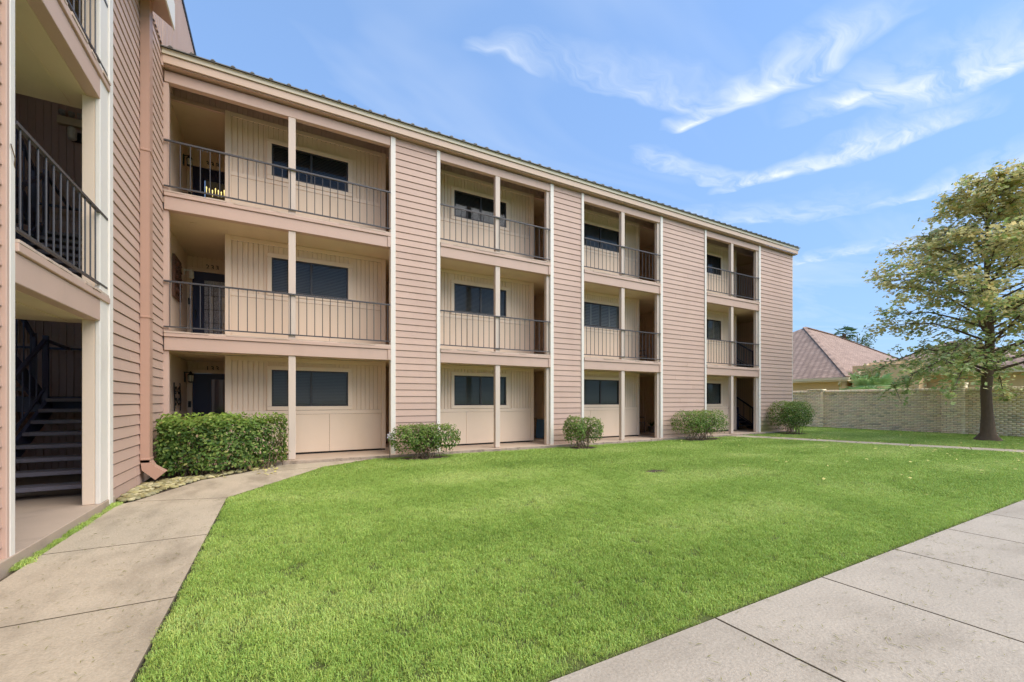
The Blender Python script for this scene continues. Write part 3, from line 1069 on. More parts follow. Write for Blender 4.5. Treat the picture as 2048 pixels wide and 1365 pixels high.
# siding on both sides of the opening
siding(wing, '+X', XL - .02, 7.50, 10.56, 0.016, TOPH)
siding(wing, '+X', XL - .02, -3.0, 5.045, 0.016, TOPH)
box('wing_core', XL - .16, XL - .026, 7.40, 10.70, 0, 10.6, M['brown'], wing)
box('wing_core', XL - .16, XL - .026, -3.0, 5.06, 0, 10.6, M['brown'], wing)
box('jamb_edge', XL - .03, XL + .03, 5.00, 5.046, 0.02, TOPH, M['siding'], wing)
box('jamb_board', XL - .05, XL + .032, 5.047, OP0, 0.02, TOPH, M['trim'], wing)
box('jamb_board', XL - .02, XL + .030, OP1, 7.36, SLAB_L, TOPH, M['trim'], wing)
box('jamb_board', XL - .03, XL + .046, 7.362, 7.50, 0.02, TOPH, M['trim'], wing)
box('jamb_return', XL - .14, XL - .022, OP1 + .004, OP1 + .15, SLAB_L, TOPH, M['cream_trim'], wing)
# upper upright boards
ub = MB()
grooved(ub, '+X', XL + .018, -3.0, 14.45, TOPH, 10.62, spacing=.13, gw=.050, gd=.040)
ub.build('upright_boards', M['siding'], wing)
box('eave_cap', XL - .3, XL + .04, -3.0, 14.5, 10.62, 10.72, M['bronze'], wing)
box('flashing_board', XL - .008, XL + .028, 10.40, 10.46, 7.82, 8.75, M['siding'], wing)
box('rear_upper_wall', -6.0, XL - .02, 14.35, 14.44, 0, 10.6, M['brown'], wing)
box('wing_roof', -6.2, XL - .1, -3.0, 14.5, 10.60, 10.70, M['roof'], wing)
# eave of the front roof overhanging the wall
ov = MB()
ov.add([(XL - .01, 0, 8.30), (XL + .50, 0, 8.02), (XL + .50, 0, 8.25), (XL - .01, 0, 8.62),
        (XL - .01, 9.2, 8.30), (XL + .36, 9.2, 8.02), (XL + .36, 9.2, 8.25), (XL - .01, 9.2, 8.62)],
       [(0, 1, 2, 3), (7, 6, 5, 4), (0, 4, 5, 1), (1, 5, 6, 2), (2, 6, 7, 3), (3, 7, 4, 0)])

# slabs across the opening
for k in range(2):
    zb, zj, zt = BAND[k]
    box('band_board', XL - .10, XL + .028, OP0 + .002, OP1 + .27, zb, zj - .004, M['band'], wing)
    box('edge_board', XL - .10, XL + .052, OP0 + .002, 7.362, zj, zt, M['band'], wing)
    nz = MB()
    y = OP0 + .004
    while y < 7.33:
        y1_ = min(y + random.uniform(.1, .35), 7.34)
        nz.box(XL - .15, XL + .045 + random.uniform(0, .02), y, y1_, zt + .001, DECK[k] - random.uniform(0, .010))
        y = y1_
    nz.build('deck_nosing', M['deck'], wing)
    box('floor_slab', -6.0, XL - .101, 4.2, 7.45, zb + .002, DECK[k] - .012, M['ceiling'], wing)
    box('soffit_strip', -6.0, XL - .16, OP0 + .3, OP0 + .33, zb - .006, zb + .001, M['ceiling'], wing)
    box('soffit_strip', XL - .36, XL - .33, OP0, 7.40, zb - .007, zb + .001, M['ceiling'], wing)
    railing(wing, '+X', XL + .02, OP0 + .01, 7.33, DECK[k], 14)
box('beam', XL - .10, XL + .028, OP0 + .002, OP1 + .27, 7.7, 8.2, M['band'], wing)
MB().add([(-6, 4.2, 8.0), (XL - .1, 4.2, 8.0), (XL - .1, 11.3, 8.0), (-6, 11.3, 8.0)], [(3, 2, 1, 0)]).build('top_ceiling', M['ceiling'], wing)
# stairwell walls
YW = 11.2
sheet = [(0.0, 2.36), (2.43, 4.80), (4.87, 8.0)]
for z0, z1 in sheet:
    mb = MB(); grooved(mb, '-Y', YW, -6.0, XL - .16, z0, z1, phase=.02); mb.build('stairwell_panel', M['brown'], wing)
    mb = MB(); grooved(mb, '+X', -4.62, 7.45, YW, z0, z1, phase=.02); mb.build('stairwell_panel', M['brown'], wing)
for z in (2.36, 4.80):
    box('joint_board', -4.6, XL - .17, YW - .02, YW + .01, z, z + .07, M['brown'], wing)
MB().add([(-4.6, 4.19, 0), (XL - .1, 4.19, 0), (XL - .1, 4.19, 8), (-4.6, 4.19, 8)], [(3, 2, 1, 0)]).build('end_partition', M['brown'], wing)
box('wing_core', XL - .16, XL - .026, 10.7, 14.4, 8.0, 10.6, M['brown'], wing)
# half-turn flights
for zz in (SLAB_L, DECK[0]):
    stair(wing, -3.22, -2.14, 7.76, zz, 8, .165, .235, 1)
    box('stair_landing', -4.55, -2.14, 9.68, 11.1, zz + 1.27, zz + 1.35, M['stairmetal'], wing)
    box('landing_fascia', -4.55, -2.14, 9.655, 9.679, zz + 1.10, zz + 1.345, M['stairmetal'], wing)
    stair(wing, -4.45, -3.36, 9.62, zz + 1.32, 8, .165, .235, -1)
    stair_rail(wing, -3.24, 7.72, zz + .10, 9.55, zz + 1.36, 9)
    stair_rail(wing, -3.40, 9.62, zz + 1.40, 7.75, zz + 2.70, 9)
    lr = MB()
    lr.bar((-3.42, 11.05, zz + 2.25), (-3.24, 9.55, zz + 2.25), .04, .04)
    lr.bar((-4.4, 11.0, zz + 2.25), (-3.24, 11.0, zz + 2.25), .04, .04)
    lr.build('landing_rail', M['stairmetal'], wing, fix=True)

# square downspout with collars and a kicked-out shoe
ds = MB()
dx0, dx1, dy0, dy1 = XL + .006, XL + .125, 8.94, 9.14
ds.box(dx0, dx1, dy0, dy1, 0.36, 8.6)
spout = ds.build('downspout', M['spout'], wing)
for z in (5.44, 2.72, 0.40):
    box('collar', dx0 - .0, dx1 + .012, dy0 - .012, dy1 + .012, z, z + .035, M['spout'], spout)
sh = MB()
sh.add([(dx0, dy0, .40), (dx1, dy0, .40), (dx1, dy1, .40), (dx0, dy1, .40),
        (dx0 + .02, dy0, .24), (dx1 + .05, dy0, .30), (dx1 + .05, dy1, .30), (dx0 + .02, dy1, .24),
        (dx0 + .19, dy0, .07), (dx1 + .20, dy0, .19), (dx1 + .20, dy1, .19), (dx0 + .19, dy1, .07)],
       [(i, (i + 1) % 4, 4 + (i + 1) % 4, 4 + i) for i in range(4)] + [(4 + i, 4 + (i + 1) % 4, 8 + (i + 1) % 4, 8 + i) for i in range(4)] + [(8, 9, 10, 11)])
sh.build('shoe', M['spout'], spout, fix=True)
# boxed eave end beside the downspout head
eb = MB()
eb.add([(XL, 6.0, 8.10), (XL + .36, 6.0, 7.86), (XL + .36, 6.0, 8.3), (XL, 6.0, 8.62),
        (XL, 9.34, 8.10), (XL + .36, 9.34, 7.86), (XL + .36, 9.34, 8.3), (XL, 9.34, 8.62)],
       [(0, 1, 2, 3), (7, 6, 5, 4), (0, 4, 5, 1), (1, 5, 6, 2), (2, 6, 7, 3), (3, 7, 4, 0)])
eb.build('eave_box', M['band'], wing, fix=True)
box('eave_trim', XL + .361, XL + .385, 6.0, 9.36, 7.84, 8.3, M['trim'], wing)

# ------------------------------------------------------------------ boundary wall of painted brick
XWALL = 24.8
bw = thing('brick_wall', (XWALL, 8, 0), 'low cream painted brick boundary wall with pilasters and soldier coping', 'wall')


def bricks(parent, name, boxes, tone0=1.0):
    """many small bricks in one mesh, each with a colour of its own"""
    n = len(boxes)
    b = np.array(boxes, float)
    v = np.zeros((n, 8, 3))
    for i in range(8):
        v[:, i, 0] = b[:, 0 if not i & 1 else 1]
        v[:, i, 1] = b[:, 2 if not i & 2 else 3]
        v[:, i, 2] = b[:, 4 if not i & 4 else 5]
    f = np.array([(0, 2, 3, 1), (4, 5, 7, 6), (0, 1, 5, 4), (2, 6, 7, 3), (0, 4, 6, 2), (1, 3, 7, 5)])
    faces = (f[None] + (np.arange(n) * 8)[:, None, None]).reshape(-1, 4)
    tone = rng.uniform(.86, 1.04, (n, 1)) * np.array(lin(255, 236, 202))[None] * tone0 * rng.uniform(.96, 1.04, (n, 3))
    dark = rng.random(n) < .06
    tone[dark] *= .72
    cols = np.repeat(tone, 8, axis=0)
    return raw_mesh(name, v.reshape(-1, 3), faces, M['brick'], parent, cols)


def raw_mesh(name, v, faces, m, parent=None, vcol=None, smooth=False):
    v = np.asarray(v, float)
    base = np.array([(v[:, 0].min() + v[:, 0].max()) / 2, (v[:, 1].min() + v[:, 1].max()) / 2, v[:, 2].min()])
    me = bpy.data.meshes.new(name)
    nv, (nf, k) = len(v), faces.shape
    me.vertices.add(nv)
    me.vertices.foreach_set('co', (v - base).astype(np.float32).ravel())
    me.loops.add(nf * k)
    me.loops.foreach_set('vertex_index', faces.astype(np.int32).ravel())
    me.polygons.add(nf)
    me.polygons.foreach_set('loop_start', np.arange(nf, dtype=np.int32) * k)
    me.polygons.foreach_set('loop_total', np.full(nf, k, dtype=np.int32))
    if smooth: me.polygons.foreach_set('use_smooth', np.ones(nf, dtype=bool))
    if vcol is not None:
        a = me.attributes.new('col', 'FLOAT_COLOR', 'POINT')
        c4 = np.ones((nv, 4), np.float32)
        c4[:, :3] = vcol
        a.data.foreach_set('color', c4.ravel())
    me.materials.append(m)
    me.update()
    me.validate()
    return place(bpy.data.objects.new(name, me), base, parent)


WY0, WY1, WTOP = 0.0, 20.0, 1.74
MB().box(XWALL + .012, XWALL + .2, WY0, WY1, -.05, WTOP + .15).build('mortar_core', M['mortar'], bw)
bl = []
ch = 0.0763
for r in range(23):
    z = -.01 + r * ch
    y = WY0 - (.107 if r % 2 else 0)
    while y < WY1:
        o = random.uniform(-.003, .003)
        bl.append((XWALL + o, XWALL + .21, max(y, WY0) + .005, min(y + .21, WY1) - .005, z + .006, z + ch - .005))
        y += .214
stuff(bricks(bw, 'brick', bl))
bl = []
y = WY0
while y < WY1:
    o = random.uniform(-.006, .006)
    bl.append((XWALL - .02 + o, XWALL + .23, y + .005, y + .072, 1.748, 1.915 + o))
    y += .0765
stuff(bricks(bw, 'coping_brick', bl))
for (py, top) in ((1.2, 2.08), (6.64, 2.08), (11.85, 1.98), (17.0, 1.98)):
    half = .345
    pc = MB()
    pc.box(XWALL - .108, XWALL + .26, py - half + .01, py + half - .01, -.05, top - .06)
    pil = pc.build('pilaster', M['mortar'], bw)
    bl = []
    z = -.01
    r = 0
    while z < top - .1:
        y = py - half - (.107 if r % 2 else 0)
        while y < py + half - .02:
            ya, yb = max(y, py - half), min(y + .21, py + half)
            if yb - ya > .03: bl.append((XWALL - .12 + random.uniform(-.003, .003), XWALL + .27, ya + .005, yb - .005, z + .006, z + ch - .005))
            y += .214
        z += ch; r += 1
    y = py - half - .02
    while y < py + half:
        bl.append((XWALL - .15, XWALL + .29, y + .004, y + .10, z + .004, z + .07))
        y += .105
    stuff(bricks(pil, 'brick', bl, 1.08))

# ------------------------------------------------------------------ neighbour's house
hs = thing('neighbour_house', (34, 16, 0), 'peach rendered house with brown shingle hip roof behind the brick wall', 'house')
hx0, hx1, hy0, hy1, hez = 29.6, 48.0, 12.75, 26.0, 2.76
box('wall', hx0, hx1 - .5, hy0, hy1, 0, hez - .05, M['house'], hs)
rr = MB()
ov_ = .55
A, B_, C_, D_ = (hx0 - ov_, hy0 - ov_, hez), (hx1, hy0 - ov_, hez), (hx1, hy1, hez), (hx0 - ov_, hy1, hez)
P1, P2 = (35.2, 17.6, 6.95), (41.0, 18.4, 6.95)
rr.add([A, B_, C_, D_, P1, P2], [(0, 1, 5, 4), (1, 2, 5), (2, 3, 4, 5), (3, 0, 4), (3, 2, 1, 0)])
hr = rr.build('roof', M['shingle'], hs)
for p, q_ in ((A, P1), (P1, P2), (B_, P2)):
    MB().bar(Vector(p) + Vector((0, 0, .03)), Vector(q_) + Vector((0, 0, .03)), .22, .05).build('ridge_cap', M['shingle'], hr, fix=True)
gx = hx0 - ov_
MB().box(gx - .10, gx + .0, hy0 - ov_ - .1, hy1, hez - .16, hez - .01).build('gutter', M['house_trim'], hs)
MB().box(gx - .05, hx0, hy0 - ov_, hy1, hez - .24, hez - .165).build('eave_soffit', M['house_trim'], hs)
MB().tube([(gx - .03, hy0 - .25, hez - .16), (gx - .0, hy0 - .1, hez - .40), (hx0 - .07, hy0 + .05, hez - .55), (hx0 - .07, hy0 + .05, 0)], .06, 6).build('downspout', M['house_trim'], hs)
# lower cross wing with its own gable, seen past the boundary wall
cx0, cy0, cy1 = 32.2, 5.4, 12.7
box('cross_wing_wall', cx0, 44, cy0, cy1, 0, 3.0, M['house'], hs)
gw_ = MB()
pk = (cy0 + cy1) / 2
gw_.add([(cx0 - .5, cy0 - .4, 2.95), (cx0 - .5, cy1 + .5, 2.95), (44, cy1 + .5, 2.95), (44, cy0 - .4, 2.95), (cx0 + 2.6, pk + .4, 4.9), (44, pk, 4.9)],
        [(0, 4, 1), (1, 4, 5, 2), (0, 3, 5, 4), (3, 2, 5), (0, 1, 2, 3)])
gw_.build('cross_wing_roof', M['shingle'], hs)
MB().box(cx0 - .62, cx0 - .5, cy0 - .45, cy1 + .5, 2.78, 2.97).build('cross_wing_fascia', M['house_trim'], hs)
# raked porch fascia by the corner
MB().bar((hx0 + .2, hy0 - .58, 2.72), (hx0 + 1.4, hy0 - .8, 3.55), .05, .16).build('rake_board', M['house_trim'], hs, fix=True)
MB().bar((hx0 + 1.4, hy0 - .8, 3.55), (hx0 + 1.9, hy0 - 3.2, 3.60), .05, .18).build('rake_board', M['house_trim'], hs, fix=True)
pw = MB()
pw.prism([(hx0 + 1.3, hy0 - 3.1), (hx0 + 2.4, hy0 - 3.1), (hx0 + 2.4, hy0 - .3), (hx0 + .6, hy0 - .3)], 0, 3.45)
pw.build('porch_wall', M['house'], hs)


# ------------------------------------------------------------------ foliage
def unit(v):
    return v / np.maximum(1e-6, np.linalg.norm(v, axis=-1, keepdims=True))


def leaf_cloud(name, pts, nrm, size, cols, m, parent, shape='oval', jitter=0.8):
    """real leaf faces at the given points: each a folded blade with its own direction and colour"""
    n = len(pts)
    nrm = unit(nrm + rng.normal(0, jitter * .6, (n, 3)))
    t = unit(np.cross(nrm, rng.normal(0, 1, (n, 3))))
    b = np.cross(nrm, t)
    s = (size * rng.uniform(.65, 1.25, n))[:, None]
    if shape == 'oval':
        prof = [(-.5, 0, 0), (-.12, .27, .10), (.28, .20, .08), (.5, 0, 0), (.28, -.20, .08), (-.12, -.27, .10)]
        fc = [(0, 1, 2, 3), (0, 3, 4, 5)]
    else:       # lobed
        prof = [(-.45, 0, 0), (-.28, .42, .06), (.02, .22, .03), (.30, .40, .08), (.55, 0, -.04), (.30, -.40, .08), (.02, -.22, .03), (-.28, -.42, .06)]
        fc = [(0, 1, 2, 4), (2, 3, 4, 4), (0, 4, 6, 7), (4, 5, 6, 6)]
        fc = [(0, 1, 2, 4), (0, 4, 6, 7)]
    P = np.array(prof)
    k = len(P)
    v = pts[:, None] + s[:, None] * (P[None, :, 0, None] * t[:, None] + P[None, :, 1, None] * b[:, None] + P[None, :, 2, None] * nrm[:, None])
    v = v.reshape(-1, 3)
    if shape == 'oval':
        F = np.array(fc)
    else:
        F = np.array([(0, 1, 2, 6), (0, 6, 7, 7), (2, 3, 4, 6), (6, 4, 5, 5)])
    if shape == 'oval':
        faces = (F[None] + (np.arange(n) * k)[:, None, None]).reshape(-1, 4)
    else:
        T = np.array([(0, 1, 2), (0, 2, 6), (0, 6, 7), (2, 3, 4), (2, 4, 6), (4, 5, 6)])
        faces = (T[None] + (np.arange(n) * k)[:, None, None]).reshape(-1, 3)
    return raw_mesh(name, v, faces, m, parent, np.repeat(cols, k, axis=0))


def palette(n, stops, weights, spread=.18):
    idx = rng.choice(len(stops), n, p=np.array(weights) / sum(weights))
    c = np.array([lin(*s) for s in stops])[idx]
    return c * rng.uniform(1 - spread, 1 + spread, (n, 1))


HEDGE = ([(88, 120, 52), (120, 148, 70), (152, 174, 90), (70, 98, 48), (186, 184, 112), (182, 152, 116)], [5, 5, 3.5, 2.5, 1.2, .6])
SHRUB = ([(100, 132, 58), (126, 154, 72), (154, 176, 92), (80, 108, 48), (184, 180, 112), (176, 140, 104)], [5, 5, 3, 2.5, .8, .5])


def inside(poly, x, y):
    r = np.zeros(len(x), bool)
    n = len(poly)
    for i in range(n):
        x0, y0 = poly[i]; x1, y1 = poly[(i + 1) % n]
        c = ((y0 > y) != (y1 > y)) & (x < (x1 - x0) * (y - y0) / (y1 - y0 + 1e-12) + x0)
        r ^= c
    return r


def edge_dist(poly, x, y):
    d = np.full(len(x), 1e9)
    n = len(poly)
    for i in range(n):
        a = np.array(poly[i]); b = np.array(poly[(i + 1) % n])
        ab = b - a
        t = np.clip(((x - a[0]) * ab[0] + (y - a[1]) * ab[1]) / (ab @ ab), 0, 1)
        d = np.minimum(d, np.hypot(x - a[0] - t * ab[0], y - a[1] - t * ab[1]))
    return d


# clipped hedge by the first alcove
hp = [(-1.80, 9.24), (-1.10, 9.22), (-0.35, 9.68), (0.15, 10.12), (0.17, 10.40), (-1.84, 10.40)]
hedge = thing('clipped_hedge', (-.7, 9.9, 0), 'long clipped green hedge between the square downspout and the first post', 'hedge')
n0 = 170000
hxs, hys = rng.uniform(-1.90, .25, n0), rng.uniform(9.1, 10.45, n0)
ok = inside(hp, hxs, hys)
hxs, hys = hxs[ok], hys[ok]
top = 1.03 + .03 * np.sin(hxs * 5.1) + .03 * np.sin(hxs * 13 + hys * 7) - .05 * (hxs > -.6) + .03 + .03 * np.sin(hxs * 31) * np.sin(hys * 27) + .035 * np.sin(hxs * 2.3 + 1)
hz = rng.uniform(.10, 1, len(hxs)) * top
ed = edge_dist(hp, hxs, hys)
bulge = .10 * np.sin(hz * 3)
depth = np.minimum(ed + .02, top - hz)
holes = np.sin(hxs * 9 + hz * 7) * np.sin(hys * 8 - hz * 9 + 1.3) + .6 * np.sin(hxs * 21 + 3) * np.sin(hz * 17)
keep = rng.random(len(hxs)) < np.exp(-depth / .085) * np.clip(.80 + .55 * holes, .18, 1) * np.clip(.55 + hz * .75, 0, 1) * .62
hxs, hys, hz, ed, top = hxs[keep], hys[keep], hz[keep], ed[keep], top[keep]
pts = np.stack([hxs, hys, hz], 1) + rng.normal(0, .022, (len(hxs), 3))
cen = np.array([-.7, 9.95, .45])
nr_ = unit((pts - cen) * np.array([.6, 1.4, 1.0])) + np.array([0, -.2, .5])
cols = palette(len(pts), *HEDGE)
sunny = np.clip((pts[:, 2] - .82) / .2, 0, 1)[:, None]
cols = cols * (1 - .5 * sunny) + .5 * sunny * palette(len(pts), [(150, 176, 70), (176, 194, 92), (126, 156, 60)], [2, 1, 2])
sh_n = 260
sx_ = rng.uniform(-1.8, .15, sh_n); sy_ = rng.uniform(9.3, 10.35, sh_n)
k_ = inside(hp, sx_, sy_)
shoot = np.stack([sx_[k_], sy_[k_], 1.0 + rng.uniform(.03, .14, k_.sum())], 1)
pts = np.concatenate([pts, shoot]); nr_ = np.concatenate([nr_, np.tile([0, -.3, .6], (len(shoot), 1))])
cols = np.concatenate([cols, palette(len(shoot), [(160, 186, 80), (140, 168, 70)], [1, 1])])
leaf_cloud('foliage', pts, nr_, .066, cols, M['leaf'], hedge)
st = MB()
for i in range(46):
    while True:
        sx, sy = random.uniform(-1.6, .15), random.uniform(9.35, 10.35)
        if inside(hp, np.array([sx]), np.array([sy]))[0]: break
    p = Vector((sx, sy, 0)); d = Vector((random.uniform(-.25, .25), random.uniform(-.35, .2), 1)).normalized()
    q1 = p + d * random.uniform(.35, .5)
    q2 = q1 + (d + Vector((random.uniform(-.5, .5), random.uniform(-.5, .4), 0))).normalized() * .4
    st.tube([p, q1, q2], .011, 5, .004, cap=False)
st.build('stem', M['twig'], hedge)


def shrub(loc, rx, ry, h, seed, label, nleaf=5200, lobes=3, low=.30):
    """clipped foundation shrub on bare splayed stems"""
    r = np.random.default_rng(seed)
    s = thing('foundation_shrub', loc, label, 'shrub', 'foundation shrubs along the long wing')
    lob = []
    for i in range(lobes):
        ox = (i - (lobes - 1) / 2) * rx * 1.1 / max(1, lobes - 1) if lobes > 1 else 0
        lob.append((ox, r.uniform(-.2, .2) * ry, h * r.uniform(.54, .60), rx * r.uniform(.54, .68), ry * r.uniform(.85, 1.05), h * r.uniform(.46, .52)))
    P, N = [], []
    for (ox, oy, oz, ax, ay, az) in lob:
        k = nleaf // lobes
        d = unit(r.normal(0, 1, (k, 3)))
        rad = 1 - np.abs(r.normal(0, .20, k))[:, None]
        p = d * rad * np.array([ax, ay, az])
        p[:, 2] = np.minimum(p[:, 2], az * .76 + r.normal(0, .022, k))
        lump = 1 + .10 * np.sin(d[:, :1] * 9 + seed) * np.sin(d[:, 2:] * 8 + d[:, 1:2] * 7)
        p = p * lump + np.array([ox, oy, oz])
        P.append(p); N.append(d)
    P, N = np.concatenate(P), np.concatenate(N)
    hole = np.sin(P[:, 0] * 11 + seed) * np.sin(P[:, 2] * 12 + seed * 2) + .6 * np.sin(P[:, 1] * 13 + P[:, 0] * 17)
    kz = np.clip((P[:, 2] - .12 * h) / (h * .38), .10, 1)
    keep = (r.random(len(P)) < np.clip(.75 + .45 * hole, .1, 1) * kz) & (P[:, 2] > .07)
    P, N = P[keep], N[keep]
    P = P + np.array(loc)
    cols = palette(len(P), *SHRUB)
    tp = np.clip((P[:, 2] / h - .72) / .2, 0, 1)[:, None]
    cols = cols * (1 - .4 * tp) + .4 * tp * palette(len(P), [(146, 166, 80), (164, 178, 96)], [1, 1])
    leaf_cloud('foliage', P, N + np.array([0, 0, .5]), .055, cols, M['leaf'], s)
    mb = MB()
    for i in range(26):
        a = r.uniform(0, 2 * math.pi)
        b0 = Vector((loc[0] + r.uniform(-.55, .55) * rx, loc[1] + r.uniform(-.4, .4) * ry, 0))
        tx = Vector((loc[0] + math.cos(a) * rx * .85 * r.uniform(.3, 1), loc[1] + math.sin(a) * ry * .8 * r.uniform(.3, 1), h * r.uniform(.55, .85)))
        mid = b0.lerp(tx, .5) + Vector((r.uniform(-.05, .05), r.uniform(-.05, .05), .06))
        mb.tube([b0, mid, tx], .009, 5, .004, cap=False)
        for q in range(2):
            e2 = mid + Vector((r.uniform(-.25, .25), r.uniform(-.25, .25), r.uniform(.1, .3)))
            mb.tube([mid, e2], .006, 4, .003, cap=False)
    mb.build('stem', M['twig'], s)
    # leaf litter and soil under it
    n = 14
    ring = [(loc[0] + math.cos(2 * math.pi * i / n) * rx * .80 * r.uniform(.85, 1.1), loc[1] + math.sin(2 * math.pi * i / n) * min(ry * .8, .40) * r.uniform(.85, 1.1)) for i in range(n)]
    return s, ring


rings = [[(6.42 + .7 * (x_ - 6.42), 5.89 + .6 * (y_ - 5.89)) for x_, y_ in spot]]
for a in (((3.10, 9.92, 0), .74, .42, .84, 11, 'low spreading two lobed shrub at the pier beside the bay with door 133', 8200, 3),
          ((7.80, 9.82, 0), .56, .46, .92, 23, 'smallest rounded shrub on thin bare stems before a narrow pink pier', 6000, 2),
          ((13.15, 9.90, 0), 1.15, .62, 1.04, 37, 'widest loose shrub with pale twiggy stems in front of the double width pier', 9500, 3),
          ((18.75, 9.80, 0), .86, .66, 1.34, 41, 'densest dark green shrub at the far end corner of the block', 13000, 3)):
    s, ring = shrub(a[0], a[1], a[2], a[3], a[4], a[5], a[6], a[7])
    rings.append(ring)
    structure(MB().prism(ring, -.02, .004).build('planting_bed', M['soil']))


# ------------------------------------------------------------------ the tall tree by the boundary wall
tree = thing('autumn_tree', (21.55, 4.93, 0), 'tall broadleaf tree turning yellow, standing on the lawn before the brick wall', 'tree')
tr = MB()
T0 = Vector((21.55, 4.93, 0))
trunk_pts = [T0 + Vector(p) for p in ((0, 0, -.05), (.01, 0, .25), (.0, .0, .9), (-.02, .03, 1.7), (.03, .0, 2.5), (.06, -.05, 3.6), (.02, .0, 5.0), (.06, .05, 6.6), (0, 0, 8.2), (0.05, 0, 9.2))]
rad = [.36, .195, .150, .138, .150, .11, .08, .055, .03, .012]
b0 = len(tr.v)
nn = 12
for p, r_ in zip(trunk_pts, rad):
    for j in range(nn):
        t = 2 * math.pi * j / nn
        rr_ = r_ * (1 + .08 * math.sin(3 * t + p.z * 2) + (.22 * max(0, math.sin(5 * t)) if p.z < .1 else 0))
        tr.v.append((p.x + rr_ * math.cos(t), p.y + rr_ * math.sin(t), p.z))
for i in range(len(trunk_pts) - 1):
    for j in range(nn):
        tr.f.append((b0 + i * nn + j, b0 + i * nn + (j + 1) % nn, b0 + (i + 1) * nn + (j + 1) % nn, b0 + (i + 1) * nn + j))


def envelope(z):
    """crown radius at a height"""
    zs = [1.3, 2.0, 3.0, 4.2, 5.2, 6.6, 7.6, 8.6, 9.5]
    rs = [1.7, 2.9, 3.9, 4.0, 3.8, 3.3, 2.5, 1.5, .3]
    return float(np.interp(z, zs, rs))


twigs = []
for i in range(66):
    hz0 = 2.2 + 6.2 * (i / 66) ** 1.05
    ang = i * 2.399 + random.uniform(-.3, .3)
    base = Vector((T0.x + .03, T0.y, hz0))
    rise = random.uniform(.25, .75) * (1.0 if hz0 > 3.2 else .35)
    tipz = min(8.8, hz0 + rise * 2.0)
    rr0 = envelope(tipz) * random.uniform(.70, 1.02)
    tip = Vector((T0.x + .2 + math.cos(ang) * rr0, T0.y - .2 + math.sin(ang) * rr0, tipz))
    droop = .9 if hz0 < 3.4 else .15
    mid = base.lerp(tip, .5) + Vector((0, 0, .35))
    tip.z -= droop * random.uniform(.3, 1.0)
    pts_ = [base, base.lerp(mid, .5) + Vector((random.uniform(-.1, .1), random.uniform(-.1, .1), .08)), mid, mid.lerp(tip, .55) + Vector((0, 0, .08)), tip]
    tr.tube(pts_, .058 - .005 * hz0, 6, .008, cap=False)
    for t in np.linspace(.22, 1.0, 11):
        sgm = t * (len(pts_) - 1)
        j = min(int(sgm), len(pts_) - 2)
        p = pts_[j].lerp(pts_[j + 1], sgm - j)
        for q in range(2):
            out = (p - Vector((T0.x, T0.y, p.z)))
            out = out.normalized() if out.length > .01 else Vector((1, 0, 0))
            dirv = (out * random.uniform(.1, .9) + Vector((random.uniform(-1, 1), random.uniform(-1, 1), random.uniform(-.45, .55)))).normalized()
            L = random.uniform(.45, 1.0) * (1.0 - .35 * t)
            e_ = p + dirv * L
            e_.z -= .18 if hz0 < 3.5 else .0
            tr.tube([p, p.lerp(e_, .5) + Vector((0, 0, .04)), e_], .011, 4, .004, cap=False)
            twigs.append((p, e_))
tr.build('trunk', M['bark'], tree, smooth=True)
PTS, NRM, CB = [], [], []
for (p, e_) in twigs:
    k = random.randint(13, 23)
    t = rng.uniform(.25, 1.08, k)[:, None]
    a, b = np.array(p), np.array(e_)
    c = a + (b - a) * t + rng.normal(0, .13, (k, 3)) * np.array([1, 1, .62])
    c[:, 2] -= np.abs(rng.normal(0, .07, k))
    PTS.append(c)
    NRM.append(np.tile(unit((b - a)[None] * .4 + np.array([0, 0, .9])), (k, 1)))
    CB.append(np.full(k, random.random()))
PTS, NRM, CB = np.concatenate(PTS), np.concatenate(NRM), np.concatenate(CB)
g1 = palette(len(PTS), [(164, 182, 108), (186, 200, 128), (206, 216, 152), (144, 166, 94)], [3, 4, 3, 2])
g2 = palette(len(PTS), [(226, 212, 142), (232, 210, 146), (214, 200, 138), (234, 226, 168)], [3, 2, 3, 2])
patch = .5 + .5 * np.sin(PTS[:, 0] * 1.3 + 1) * np.sin(PTS[:, 1] * 1.5 + .4) * np.sin(PTS[:, 2] * 1.1)
f_ = np.clip((PTS[:, 2] - 2.5) / 6, 0, .6) * .7 + .45 * (patch - .45) + .35 * (CB - .5) + .12
m_ = (rng.random(len(PTS)) < np.clip(f_ * 1.25 + .06, .12, .80))[:, None]
cols = np.where(m_, g2, g1)
leaf_cloud('crown', PTS, NRM, .130, cols, M['leaf'], tree, 'lobed', .75)

